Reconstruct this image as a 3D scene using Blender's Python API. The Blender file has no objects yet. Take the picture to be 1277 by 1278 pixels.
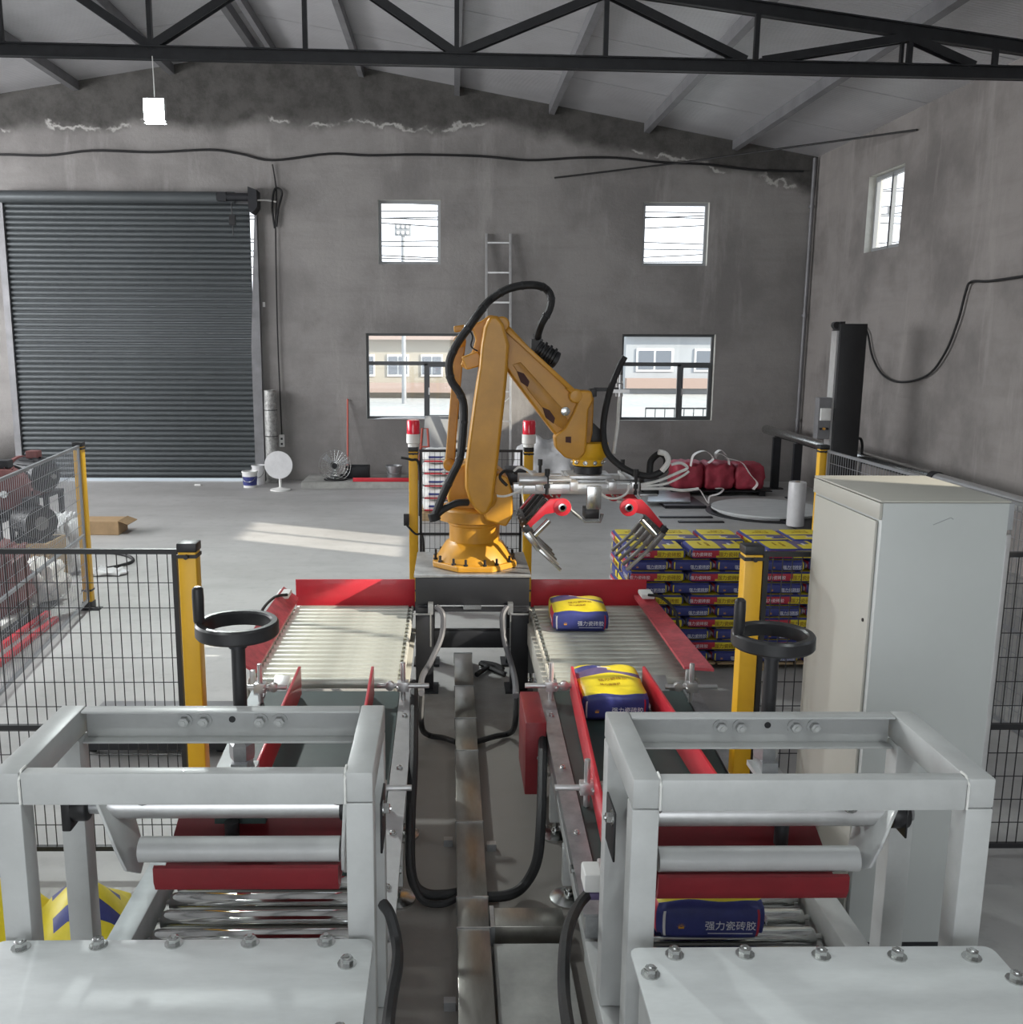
import bpy, bmesh, math, random
from mathutils import Vector, Matrix
import numpy as np
random.seed(7)
SC = bpy.context.scene
COL = SC.collection
V = Vector
PI = math.pi

# ------------------------------------------------------------------ camera, sky, sun, big lights, exposure
FPX, CX, CAMH = 1200.0, 580.0, 2.8
_pitch, _yaw, _roll = math.atan(219/1200.), math.radians(.85), math.radians(.26)
_f = V((math.sin(_yaw)*math.cos(_pitch), math.cos(_yaw)*math.cos(_pitch), -math.sin(_pitch)))
_r0 = V((math.cos(_yaw), -math.sin(_yaw), 0)); _u0 = _r0.cross(_f)
_r = math.cos(_roll)*_r0 + math.sin(_roll)*_u0
_u = -math.sin(_roll)*_r0 + math.cos(_roll)*_u0
cam_data = bpy.data.cameras.new('camera'); cam = bpy.data.objects.new('camera', cam_data); COL.objects.link(cam)
cam.matrix_world = Matrix(((_r.x, _u.x, -_f.x, 0), (_r.y, _u.y, -_f.y, 0), (_r.z, _u.z, -_f.z, CAMH), (0, 0, 0, 1)))
cam_data.sensor_fit = 'HORIZONTAL'; cam_data.sensor_width = 36; cam_data.lens = 36*FPX/1277
cam_data.shift_x = (638.5-CX)/1277; cam_data.clip_end = 400; cam_data.clip_start = .05
SC.camera = cam

SC.view_settings.view_transform = 'Standard'; SC.view_settings.look = 'None'
SC.view_settings.gamma = 1; SC.view_settings.use_curve_mapping = False
SC.view_settings.exposure = 0.0
SC.cycles.use_denoising = True
SC.cycles.max_bounces = 10; SC.cycles.diffuse_bounces = 5; SC.cycles.glossy_bounces = 4; SC.cycles.transparent_max_bounces = 16
SC.cycles.sample_clamp_indirect = 6

SUN_DIR = V((-8.8, 4.05, -4.8)).normalized()
world = bpy.data.worlds.new('sky'); SC.world = world; world.use_nodes = True
_n = world.node_tree.nodes; _l = world.node_tree.links
_bg = _n['Background']; _tc = _n.new('ShaderNodeTexCoord'); _sep = _n.new('ShaderNodeSeparateXYZ'); _rp = _n.new('ShaderNodeValToRGB')
_l.new(_tc.outputs['Generated'], _sep.inputs[0]); _l.new(_sep.outputs['Z'], _rp.inputs[0]); _l.new(_rp.outputs[0], _bg.inputs[0])
_rp.color_ramp.elements[0].position = 0.0; _rp.color_ramp.elements[0].color = (.93, .96, 1, 1)
_rp.color_ramp.elements[1].position = .6; _rp.color_ramp.elements[1].color = (.72, .86, 1, 1)
_bg.inputs[1].default_value = 2.2

def lamp(name, kind, loc, energy, color=(1, 1, 1), direction=None, size=None, size_y=None, radius=None):
    d = bpy.data.lights.new(name, kind); d.energy = energy; d.color = color
    o = bpy.data.objects.new(name, d); COL.objects.link(o); o.location = loc
    if direction is not None: o.rotation_euler = V(direction).to_track_quat('-Z', 'Y').to_euler()
    if kind == 'AREA':
        d.shape = 'RECTANGLE'; d.size = size; d.size_y = size_y or size
    if radius is not None: d.shadow_soft_size = radius
    return o
_s = lamp('sun', 'SUN', (12, -6, 9), 7.5, (1, .93, .80), SUN_DIR); _s.data.angle = math.radians(.6)
# fill lamps added by the rear gate and the left windows to brighten the hall
lamp('gate_fill', 'AREA', (-1.5, -7.6, 2.9), 230, (.97, .985, 1), (0, 1, .02), 9, 5)
lamp('side_fill', 'AREA', (-13.6, 12.5, 3.6), 1900, (.98, .985, 1), (1, .05, -.22), 11, 4)

# ------------------------------------------------------------------ pixel -> world point (y, x or z given)
def at(px, py, y=None, z=None, x=None):
    d = (px-CX)/FPX*_r - (py-639.)/FPX*_u + _f
    c = V((0, 0, CAMH))
    if y is not None: return c + d*(y/d.y)
    if z is not None: return c + d*((z-CAMH)/d.z)
    return c + d*(x/d.x)

# ------------------------------------------------------------------ materials
def mat(name, col, rough=.6, metal=0.0, var=0.0, vscale=4.0, bump=0.0, bscale=60.0, col2=None, spec=.5, stretch=None, coat=0.0, detail=6):
    m = bpy.data.materials.new(name); m.use_nodes = True
    n, l = m.node_tree.nodes, m.node_tree.links
    b = n['Principled BSDF']; b.inputs['Roughness'].default_value = rough; b.inputs['Metallic'].default_value = metal
    b.inputs['Specular IOR Level'].default_value = spec; b.inputs['Coat Weight'].default_value = coat
    b.inputs['Base Color'].default_value = (*col, 1)
    tc = n.new('ShaderNodeTexCoord'); src = tc.outputs['Object']
    if stretch:
        mp = n.new('ShaderNodeMapping'); mp.inputs['Scale'].default_value = stretch; l.new(src, mp.inputs[0]); src = mp.outputs[0]
    if var or col2:
        t = n.new('ShaderNodeTexNoise'); t.inputs['Scale'].default_value = vscale; t.inputs['Detail'].default_value = detail; t.inputs['Roughness'].default_value = .65
        l.new(src, t.inputs['Vector'])
        mx = n.new('ShaderNodeMix'); mx.data_type = 'RGBA'
        c2 = col2 or tuple(max(0, c*(1-var)) for c in col); c1 = col if col2 else tuple(min(1, c*(1+var*.6)) for c in col)
        mx.inputs[6].default_value = (*c1, 1); mx.inputs[7].default_value = (*c2, 1)
        rp = n.new('ShaderNodeMapRange'); rp.inputs[1].default_value = .32; rp.inputs[2].default_value = .68
        l.new(t.outputs[0], rp.inputs[0]); l.new(rp.outputs[0], mx.inputs[0]); l.new(mx.outputs[2], b.inputs['Base Color'])
    if bump:
        t2 = n.new('ShaderNodeTexNoise'); t2.inputs['Scale'].default_value = bscale; t2.inputs['Detail'].default_value = 4
        l.new(src, t2.inputs['Vector'])
        bp = n.new('ShaderNodeBump'); bp.inputs['Strength'].default_value = bump; bp.inputs['Distance'].default_value = .01
        l.new(t2.outputs[0], bp.inputs['Height']); l.new(bp.outputs[0], b.inputs['Normal'])
    return m
def emit(name, col, s):
    m = bpy.data.materials.new(name); m.use_nodes = True; n = m.node_tree.nodes
    b = n['Principled BSDF']; b.inputs['Emission Color'].default_value = (*col, 1); b.inputs['Emission Strength'].default_value = s; b.inputs['Base Color'].default_value = (*col, 1)
    return m
def glass(name, tint=(1, 1, 1), refl=.08):
    m = bpy.data.materials.new(name); m.use_nodes = True; n, l = m.node_tree.nodes, m.node_tree.links
    n.remove(n['Principled BSDF'])
    t = n.new('ShaderNodeBsdfTransparent'); t.inputs[0].default_value = (*tint, 1)
    g = n.new('ShaderNodeBsdfGlossy'); g.inputs['Roughness'].default_value = .03
    x = n.new('ShaderNodeMixShader'); f = n.new('ShaderNodeLayerWeight'); f.inputs[0].default_value = .3
    pw = n.new('ShaderNodeMath'); pw.operation = 'POWER'; pw.inputs[1].default_value = 5; l.new(f.outputs['Facing'], pw.inputs[0])
    ad = n.new('ShaderNodeMath'); ad.operation = 'MULTIPLY_ADD'; ad.inputs[1].default_value = .5; ad.inputs[2].default_value = .03; l.new(pw.outputs[0], ad.inputs[0])
    l.new(ad.outputs[0], x.inputs[0]); l.new(t.outputs[0], x.inputs[1]); l.new(g.outputs[0], x.inputs[2]); l.new(x.outputs[0], n['Material Output'].inputs[0])
    return m
M = {}
M['galv'] = mat('galvanised steel', (.42, .43, .44), .38, .75, .25, 9, .05, 120)
M['grey'] = mat('light grey paint', (.47, .48, .475), .42, 0, .10, 5, .04, 50, coat=.1)
M['greyplate'] = mat('grey cover plate', (.64, .66, .66), .5, 0, .12, 3, .03, 90, stretch=(1, 3, 1))
M['beige'] = mat('beige grey enamel', (.43, .42, .375), .5, 0, .04, 2, .02, 200)
M['beigefront'] = mat('grey enamel', (.47, .49, .48), .45, 0, .04, 2, .02, 200)
M['red'] = mat('red paint', (.62, .028, .045), .38, 0, .12, 3, .02, 60, coat=.2)
M['darkred'] = mat('dark red paint', (.22, .018, .025), .4, 0, .15, 5, .02, 60)
M['rededge'] = mat('worn red edge', (.62, .10, .12), .4, 0, .3, 12)
M['yellow'] = mat('safety yellow', (.78, .43, .015), .42, 0, .10, 2)
M['orange'] = mat('robot orange yellow', (.56, .265, .018), .42, 0, .14, 4, .02, 40, coat=.12)
M['orange2'] = mat('robot casting ochre', (.46, .215, .02), .45, 0, .2, 6, .03, 40, coat=.1)
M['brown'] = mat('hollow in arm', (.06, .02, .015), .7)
M['black'] = mat('black paint', (.016, .016, .018), .45, 0, .2, 6)
M['rubber'] = mat('black rubber', (.012, .012, .013), .62, 0, .2, 30, .1, 60)
M['charcoal'] = mat('charcoal steel', (.022, .023, .027), .45, .2, .2, 5, .03, 60)
M['steel'] = mat('bright steel', (.62, .63, .62), .22, 1.0, .12, 14)
M['roller'] = mat('zinc roller', (.62, .63, .57), .36, .55, .2, 6, stretch=(.6, 1, 1))
M['chrome'] = mat('chrome roller', (.58, .59, .58), .10, 1.0, .1, 6)
M['alu'] = mat('aluminium', (.62, .62, .62), .33, .7, .1, 10)
M['truss'] = mat('truss black steel', (.022, .023, .026), .40, .3, .3, 8)
M['purlin'] = mat('grey purlin', (.22, .22, .23), .5, .3, .2, 3)
M['tine'] = mat('worn steel tines', (.26, .25, .24), .38, .7, .35, 12, stretch=(1, 1, .3))
M['palesteel'] = mat('pale bluish plate', (.42, .46, .47), .5, .1, .15, 5)
M['greyhose'] = mat('grey ribbed hose', (.10, .10, .11), .5)
M['belt'] = mat('green grey belt', (.045, .075, .07), .5, 0, .2, 4)
M['ductm'] = mat('cable tray steel', (.34, .33, .30), .30, .8, .35, 5, .05, 50, stretch=(1, .25, 1))
M['white'] = mat('white plastic', (.78, .78, .76), .5, 0, .05, 5)
M['whitehose'] = mat('clear white hose', (.75, .75, .72), .3, 0, .1, 20)
M['sheet'] = mat('white plastic sheeting', (.70, .70, .71), .35, 0, .15, 3, .5, 6)
M['concrete_l'] = mat('pale concrete', (.40, .40, .38), .85, 0, .2, 5, .2, 40)
M['bblue'] = mat('bag navy blue', (.042, .052, .22), .45, 0, .18, 14, .12, 26)
M['byellow'] = mat('bag yellow', (.74, .60, .03), .45, 0, .12, 10, .12, 26)
M['bred'] = mat('bag red', (.48, .025, .05), .45, 0, .15, 14, .12, 26)
M['bwhite'] = mat('bag white', (.76, .74, .74), .5, 0, .06, 14)
M['bpurple'] = mat('bag violet grey', (.12, .09, .20), .45, 0, .2, 14, .12, 26)
M['ink_w'] = mat('white ink', (.80, .80, .86), .5)
M['ink_b'] = mat('brown ink', (.22, .08, .01), .5)
M['ink_o'] = mat('orange ink', (.75, .36, .04), .5)
M['wood'] = mat('raw wood', (.42, .30, .17), .7, 0, .3, 6, .1, 40, stretch=(1, 8, 8))
M['card'] = mat('cardboard', (.36, .24, .13), .8, 0, .2, 5)
M['redbeacon'] = mat('red beacon lens', (.75, .02, .05), .15, 0, 0, coat=.5)
M['bundle'] = mat('red woven sacks', (.42, .045, .075), .55, 0, .3, 5, .5, 14)
M['strap'] = mat('white strap', (.72, .70, .68), .5, 0, .1, 10)
M['glass'] = glass('window glass')
M['pvc'] = mat('dark window frame', (.085, .09, .095), .4)
M['pvcl'] = mat('window frame grey', (.30, .31, .32), .4)
M['reveal'] = mat('window reveal plaster', (.58, .57, .52), .8, 0, .1, 8, .1, 30)
M['copper'] = mat('red broom handle', (.50, .10, .07), .5)
M['dust'] = mat('dusty red motor', (.14, .05, .05), .55, 0, .3, 8)
M['blackplastic'] = mat('black moulded plastic', (.02, .02, .022), .35, 0, .15, 20)

# ------------------------------------------------------------------ mesh builder
def spline(pts, n=6):
    pts = [V(p) for p in pts]; out = []
    for i in range(len(pts)-1):
        p0 = pts[max(i-1, 0)]; p1 = pts[i]; p2 = pts[i+1]; p3 = pts[min(i+2, len(pts)-1)]
        for k in range(n):
            t = k/n
            out.append(.5*((2*p1) + (p2-p0)*t + (2*p0-5*p1+4*p2-p3)*t*t + (3*p1-p0-3*p2+p3)*t**3))
    out.append(pts[-1]); return out
class MB:
    def __init__(s): s.bm = bmesh.new(); s.mi = 0
    def faces(s, vs, fs):
        vv = [s.bm.verts.new(v) for v in vs]
        for f in fs:
            try:
                q = s.bm.faces.new([vv[i] for i in f]); q.material_index = s.mi
            except ValueError: pass
        return s
    def hexa(s, p):     # p: 8 points, bottom 4 ccw then top 4
        return s.faces(p, [(3, 2, 1, 0), (4, 5, 6, 7), (0, 1, 5, 4), (1, 2, 6, 5), (2, 3, 7, 6), (3, 0, 4, 7)])
    def box(s, a, b):
        x0, x1 = sorted((a[0], b[0])); y0, y1 = sorted((a[1], b[1])); z0, z1 = sorted((a[2], b[2]))
        return s.hexa([(x0, y0, z0), (x1, y0, z0), (x1, y1, z0), (x0, y1, z0), (x0, y0, z1), (x1, y0, z1), (x1, y1, z1), (x0, y1, z1)])
    def bar(s, p0, p1, w, h, up=(0, 0, 1)):
        p0, p1 = V(p0), V(p1); d = (p1-p0).normalized(); up = V(up)
        sx = d.cross(up)
        if sx.length < 1e-4: sx = d.cross(V((0, 1, 0)))
        sx.normalize(); uz = sx.cross(d).normalized()
        a, b = sx*w/2, uz*h/2
        return s.hexa([p0-a-b, p0+a-b, p1+a-b, p1-a-b, p0-a+b, p0+a+b, p1+a+b, p1-a+b])
    def tube(s, pts, r, n=8, caps=True):
        pts = [V(p) for p in pts]; rings = []
        t0 = (pts[1]-pts[0]).normalized(); nrm = t0.orthogonal().normalized()
        for i, p in enumerate(pts):
            t = (pts[min(i+1, len(pts)-1)]-pts[max(i-1, 0)]).normalized()
            nrm = (nrm - t*nrm.dot(t)).normalized(); bn = t.cross(nrm)
            rr = r[i] if isinstance(r, (list, tuple)) else r
            rings.append([s.bm.verts.new(p + (nrm*math.cos(2*PI*k/n)+bn*math.sin(2*PI*k/n))*rr) for k in range(n)])
        for a, b in zip(rings, rings[1:]):
            for k in range(n):
                f = s.bm.faces.new((a[k], a[(k+1) % n], b[(k+1) % n], b[k])); f.material_index = s.mi
        if caps:
            s.bm.faces.new(rings[0][::-1]).material_index = s.mi; s.bm.faces.new(rings[-1]).material_index = s.mi
        return s
    def cyl(s, p0, p1, r, r1=None, n=16): return s.tube([p0, p1], [r, r if r1 is None else r1], n)
    def prism(s, poly, vec):
        n = len(poly); vec = V(vec); a = [V(p) for p in poly]
        vs = a + [p+vec for p in a]
        fs = [tuple(range(n)), tuple(range(2*n-1, n-1, -1))] + [(i, n+i, n+(i+1) % n, (i+1) % n) for i in range(n)]
        return s.faces(vs, fs)
    def lathe(s, c, prof, n=24, axis=(0, 0, 1)):
        c = V(c); q = V((0, 0, 1)).rotation_difference(V(axis)); rings = []
        for r, z in prof:
            rings.append([s.bm.verts.new(c + q @ V((r*math.cos(2*PI*k/n), r*math.sin(2*PI*k/n), z))) for k in range(n)])
        for a, b in zip(rings, rings[1:]):
            for k in range(n): s.bm.faces.new((a[k], a[(k+1) % n], b[(k+1) % n], b[k])).material_index = s.mi
        s.bm.faces.new(rings[0][::-1]).material_index = s.mi; s.bm.faces.new(rings[-1]).material_index = s.mi
        return s
    def ring(s, c, R, r, n=24, m=8, axis=(0, 0, 1), flat=1.0):
        c = V(c); q = V((0, 0, 1)).rotation_difference(V(axis)); rows = []
        for i in range(n):
            a = 2*PI*i/n
            rows.append([s.bm.verts.new(c + q @ V(((R+r*math.cos(2*PI*k/m))*math.cos(a), (R+r*math.cos(2*PI*k/m))*math.sin(a), r*flat*math.sin(2*PI*k/m)))) for k in range(m)])
        for i in range(n):
            for k in range(m):
                A, B = rows[i], rows[(i+1) % n]
                s.bm.faces.new((A[k], B[k], B[(k+1) % m], A[(k+1) % m])).material_index = s.mi
        return s
    def mesh(s, name, mats, bevel=0, seg=2, ang=35, recalc=True):
        if recalc: bmesh.ops.recalc_face_normals(s.bm, faces=s.bm.faces[:])
        if bevel:
            ed = [e for e in s.bm.edges if len(e.link_faces) == 2 and e.calc_face_angle(0) > math.radians(30)]
            bmesh.ops.bevel(s.bm, geom=ed, offset=bevel, segments=seg, affect='EDGES', clamp_overlap=True, profile=.5)
        me = bpy.data.meshes.new(name); s.bm.to_mesh(me); s.bm.free()
        for m in (mats if isinstance(mats, (list, tuple)) else [mats]): me.materials.append(M[m] if isinstance(m, str) else m)
        for p in me.polygons: p.use_smooth = True
        me.set_sharp_from_angle(angle=math.radians(ang))
        return me
    def build(s, name, mats, parent=None, bevel=0, seg=2, ang=35, recalc=True, local=False, label=None):
        o = bpy.data.objects.new(name, s.mesh(name, mats, bevel, seg, ang, recalc)); COL.objects.link(o)
        if parent is not None: attach(o, parent, local)
        if label: o['label'] = label
        if bevel >= .01:
            w = o.modifiers.new('weighted', 'WEIGHTED_NORMAL'); w.keep_sharp = True; w.weight = 80
        return o
def origin_of(p):
    w = V((0, 0, 0))
    while p is not None: w += p.location; p = p.parent
    return w
def attach(o, parent, local=False):      # meshes are modelled in world metres: keep them there under their parent
    o.parent = parent
    if not local: o.location = -origin_of(parent)
def thing(name, label, cat, loc=(0, 0, 0), group=None):
    o = bpy.data.objects.new(name, None); COL.objects.link(o); o.location = loc; o.empty_display_size = .1
    return tag(o, label, cat, group)
def tag(o, label, cat, group=None):
    o['label'] = label; o['category'] = cat
    if group: o['group'] = group
    return o
def structure(o): o['kind'] = 'structure'; return o
def stuff(o): o['kind'] = 'stuff'; return o
def inst(me, name, parent=None, loc=(0, 0, 0), rot=(0, 0, 0)):     # a repeat that shares its mesh; loc in world metres
    o = bpy.data.objects.new(name, me); COL.objects.link(o); o.rotation_euler = rot
    o.location = V(loc) - (origin_of(parent) if parent else V((0, 0, 0))); o.parent = parent
    return o
def copy_tree(o, parent=None):
    c = o.copy(); COL.objects.link(c); c.parent = parent
    for ch in o.children: copy_tree(ch, c)
    return c
def text_mesh(txt, size, name='lettering'):
    cu = bpy.data.curves.new(name, 'FONT'); cu.body = txt; cu.size = size; cu.resolution_u = 2; cu.align_x = 'CENTER'; cu.align_y = 'CENTER'; cu.extrude = .0006
    o = bpy.data.objects.new(name, cu); COL.objects.link(o)
    dg = bpy.context.evaluated_depsgraph_get(); me = bpy.data.meshes.new_from_object(o.evaluated_get(dg)); me.name = name
    bpy.data.objects.remove(o); return me
# ================================================================== THE SETTING
BW, RW, LW, REAR = 18.75, 6.85, -13.9, -8.0
def RZ(x): return 7.93-.177*(x+3.35) if x > -3.35 else 7.93+.165*(x+3.35)

def plaster(name, base, blot, upper, k_gable=True, seed=0.0):
    m = bpy.data.materials.new(name); m.use_nodes = True; n, l = m.node_tree.nodes, m.node_tree.links
    b = n['Principled BSDF']; b.inputs['Roughness'].default_value = .9; b.inputs['Specular IOR Level'].default_value = .25
    tc = n.new('ShaderNodeTexCoord'); mp = n.new('ShaderNodeMapping'); mp.inputs['Location'].default_value = (seed, seed, 0); l.new(tc.outputs['Object'], mp.inputs[0])
    def noise(scale, detail=6, rough=.6, src=None):
        t = n.new('ShaderNodeTexNoise'); t.inputs['Scale'].default_value = scale; t.inputs['Detail'].default_value = detail; t.inputs['Roughness'].default_value = rough
        l.new(src or mp.outputs[0], t.inputs['Vector']); return t.outputs[0]
    def rng(x, a, c, to0=0., to1=1.):
        r = n.new('ShaderNodeMapRange'); r.interpolation_type = 'SMOOTHSTEP'
        for i, v in zip((1, 2, 3, 4), (a, c, to0, to1)): r.inputs[i].default_value = v
        l.new(x, r.inputs[0]); return r.outputs[0]
    def math_(op, a, c=None):
        q = n.new('ShaderNodeMath'); q.operation = op
        for i, v in enumerate((a, c)):
            if v is None: continue
            if isinstance(v, (int, float)): q.inputs[i].default_value = v
            else: l.new(v, q.inputs[i])
        return q.outputs[0]
    def mix(f, A, B):
        x = n.new('ShaderNodeMix'); x.data_type = 'RGBA'
        l.new(f, x.inputs[0])
        for i, v in ((6, A), (7, B)):
            if isinstance(v, tuple): x.inputs[i].default_value = (*v, 1)
            else: l.new(v, x.inputs[i])
        return x.outputs[2]
    c = mix(rng(noise(.55, 7, .62), .36, .66), base, blot)
    ms = n.new('ShaderNodeMapping'); ms.inputs['Scale'].default_value = (.35, .35, 3.2); l.new(mp.outputs[0], ms.inputs[0])
    c = mix(rng(noise(1.6, 5, .6, ms.outputs[0]), .45, .75, 0, .45), c, tuple(v*.72 for v in base))      # trowel bands
    mv = n.new('ShaderNodeMapping'); mv.inputs['Scale'].default_value = (2.2, 2.2, .35); l.new(mp.outputs[0], mv.inputs[0])
    c = mix(rng(noise(1.0, 6, .7, mv.outputs[0]), .52, .72, 0, .5), c, tuple(min(1, v*1.28) for v in base))  # rain and lime streaks
    c = mix(rng(noise(9, 6, .75), .55, .8, 0, .35), c, tuple(v*.6 for v in base))
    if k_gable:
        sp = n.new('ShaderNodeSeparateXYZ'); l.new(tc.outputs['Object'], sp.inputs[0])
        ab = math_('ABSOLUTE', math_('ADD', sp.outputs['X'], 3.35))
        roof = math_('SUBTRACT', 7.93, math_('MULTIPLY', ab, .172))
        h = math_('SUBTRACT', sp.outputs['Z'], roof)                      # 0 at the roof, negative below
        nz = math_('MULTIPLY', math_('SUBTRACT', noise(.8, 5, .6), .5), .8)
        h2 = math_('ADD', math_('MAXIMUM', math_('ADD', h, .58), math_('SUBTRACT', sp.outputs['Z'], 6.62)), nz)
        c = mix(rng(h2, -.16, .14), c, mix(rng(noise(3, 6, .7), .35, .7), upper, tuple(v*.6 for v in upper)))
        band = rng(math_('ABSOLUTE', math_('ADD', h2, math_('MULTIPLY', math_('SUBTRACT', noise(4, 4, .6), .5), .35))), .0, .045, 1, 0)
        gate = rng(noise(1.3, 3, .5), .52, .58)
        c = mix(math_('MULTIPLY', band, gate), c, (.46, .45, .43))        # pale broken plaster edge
    l.new(c, b.inputs['Base Color'])
    bp = n.new('ShaderNodeBump'); bp.inputs['Strength'].default_value = .35; bp.inputs['Distance'].default_value = .02
    l.new(noise(22, 6, .7), bp.inputs['Height']); l.new(bp.outputs[0], b.inputs['Normal'])
    return m
M['wall_back'] = plaster('grey cement plaster', (.31, .297, .288), (.21, .20, .195), (.105, .101, .096))
M['wall_side'] = plaster('brownish cement plaster', (.30, .28, .268), (.18, .168, .162), (.12, .11, .11), False, 3.3)

def floor_material():
    m = mat('trowelled concrete floor', (.43, .43, .42), .55, 0, 0)
    n, l = m.node_tree.nodes, m.node_tree.links; b = n['Principled BSDF']
    tc = n.new('ShaderNodeTexCoord')
    def noise(s, sc, d=6, r=.6):
        mp = n.new('ShaderNodeMapping'); mp.inputs['Scale'].default_value = sc; l.new(tc.outputs['Object'], mp.inputs[0])
        t = n.new('ShaderNodeTexNoise'); t.inputs['Scale'].default_value = s; t.inputs['Detail'].default_value = d; t.inputs['Roughness'].default_value = r
        l.new(mp.outputs[0], t.inputs['Vector']); return t.outputs[0]
    def mix(f, lo, hi, amt, A, B):
        r = n.new('ShaderNodeMapRange'); r.inputs[1].default_value = lo; r.inputs[2].default_value = hi; r.inputs[4].default_value = amt; l.new(f, r.inputs[0])
        x = n.new('ShaderNodeMix'); x.data_type = 'RGBA'; l.new(r.outputs[0], x.inputs[0])
        for i, v in ((6, A), (7, B)):
            if isinstance(v, tuple): x.inputs[i].default_value = (*v, 1)
            else: l.new(v, x.inputs[i])
        return x.outputs[2]
    c = mix(noise(.5, (1, 1, 1)), .35, .65, 1, (.46, .455, .448), (.365, .358, .35))
    c = mix(noise(1.2, (.35, 1.6, 1)), .5, .75, .6, c, (.30, .295, .29))
    c = mix(noise(6, (1, 1, 1), 8, .75), .52, .75, .45, c, (.24, .235, .23))
    # shade of the alley between the two conveyors, painted in with dust and grease
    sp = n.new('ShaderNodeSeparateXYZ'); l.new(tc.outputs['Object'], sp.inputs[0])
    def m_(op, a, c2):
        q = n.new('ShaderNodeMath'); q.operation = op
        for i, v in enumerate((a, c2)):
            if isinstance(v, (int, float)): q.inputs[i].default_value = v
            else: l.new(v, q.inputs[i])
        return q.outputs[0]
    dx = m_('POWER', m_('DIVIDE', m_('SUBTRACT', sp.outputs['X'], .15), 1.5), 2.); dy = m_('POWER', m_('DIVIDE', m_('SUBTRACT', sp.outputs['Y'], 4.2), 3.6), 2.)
    shade_dirt = m_('ADD', m_('SUBTRACT', 1.0, m_('ADD', dx, dy)), m_('MULTIPLY', m_('SUBTRACT', noise(2.2, (1, 1, 1)), .5), 1.4))
    c = mix(shade_dirt, .0, .6, .85, c, (.20, .18, .16))
    l.new(c, b.inputs['Base Color'])
    r = n.new('ShaderNodeMapRange'); r.inputs[3].default_value = .38; r.inputs[4].default_value = .7; l.new(noise(2.5, (1, 1, 1)), r.inputs[0]); l.new(r.outputs[0], b.inputs['Roughness'])
    bp = n.new('ShaderNodeBump'); bp.inputs['Strength'].default_value = .12; bp.inputs['Distance'].default_value = .01; l.new(noise(40, (1, 1, 1)), bp.inputs['Height']); l.new(bp.outputs[0], b.inputs['Normal'])
    return m
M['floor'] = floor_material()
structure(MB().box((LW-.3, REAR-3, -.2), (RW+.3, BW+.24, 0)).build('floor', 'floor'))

def wall(name, us, tops, openings, place, material, thick):
    """us: breakpoints along the wall, tops(u): wall height, openings: (u0,u1,z0,z1); place(u,z,d) -> point, d = depth into the wall"""
    u = sorted(set(us + [a for o in openings for a in o[:2]])); zs = sorted(set([0.] + [a for o in openings for a in o[2:]]))
    mb = MB()
    def hole(uc, zc): return any(o[0] < uc < o[1] and o[2] < zc < o[3] for o in openings)
    for a, b in zip(u, u[1:]):
        for i, z0 in enumerate(zs):
            last = i == len(zs)-1
            z1a, z1b = (tops(a), tops(b)) if last else (zs[i+1], zs[i+1])
            if hole((a+b)/2, z0+.01 if last else (z0+zs[i+1])/2): continue
            for d in (0, thick): mb.faces([place(a, z0, d), place(b, z0, d), place(b, z1b, d), place(a, z1a, d)], [(0, 1, 2, 3)])
    mb.mi = 1
    for (a, b, z0, z1) in openings:
        q = [(a, z0), (b, z0), (b, z1), (a, z1)]
        for (p, r) in zip(q, q[1:]+q[:1]):
            if p[1] == 0 and r[1] == 0: continue
            mb.faces([place(*p, 0), place(*r, 0), place(*r, thick), place(*p, thick)], [(0, 1, 2, 3)])
    bmesh.ops.remove_doubles(mb.bm, verts=mb.bm.verts[:], dist=1e-4)
    return structure(mb.build(name, [material, 'reveal'], recalc=False))
UL = (-1.37, -.20, 4.14, 5.31); UR = (3.62, 4.86, 4.14, 5.30); LL = (-1.635, .165, 1.21, 2.855); LR = (3.30, 5.10, 1.205, 2.86)
SH = (-8.36, -3.68, 0., 5.2)
wall('wall_back', [LW-.24, -3.35, RW+.24], lambda x: RZ(x)+.02, [UL, UR, LL, LR, SH], lambda u, z, d: (u, BW+d, z), 'wall_back', .24)
RWIN = [(15.12, 16.38, 4.19, 5.40), (8.5, 9.95, 4.08, 5.52), (2.05, 4.8, 3.9, 5.16)]
wall('wall_right', [REAR-.24, BW], lambda y: RZ(RW)+.02, RWIN, lambda u, z, d: (RW+d, u, z), 'wall_side', .24)
LWIN = [(y, y+2.4, 2.2, 5.0) for y in (-4.5, .5, 5.5, 10.5)]
wall('wall_left', [REAR-.24, BW], lambda y: RZ(LW)+.02, LWIN, lambda u, z, d: (LW-d, u, z), 'wall_side', .24)
wall('wall_rear', [LW-.24, -3.35, RW+.24], lambda x: RZ(x)+.02, [(-6.5, 3.5, 0., 5.6)], lambda u, z, d: (u, REAR-d, z), 'wall_back', .24)

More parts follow.
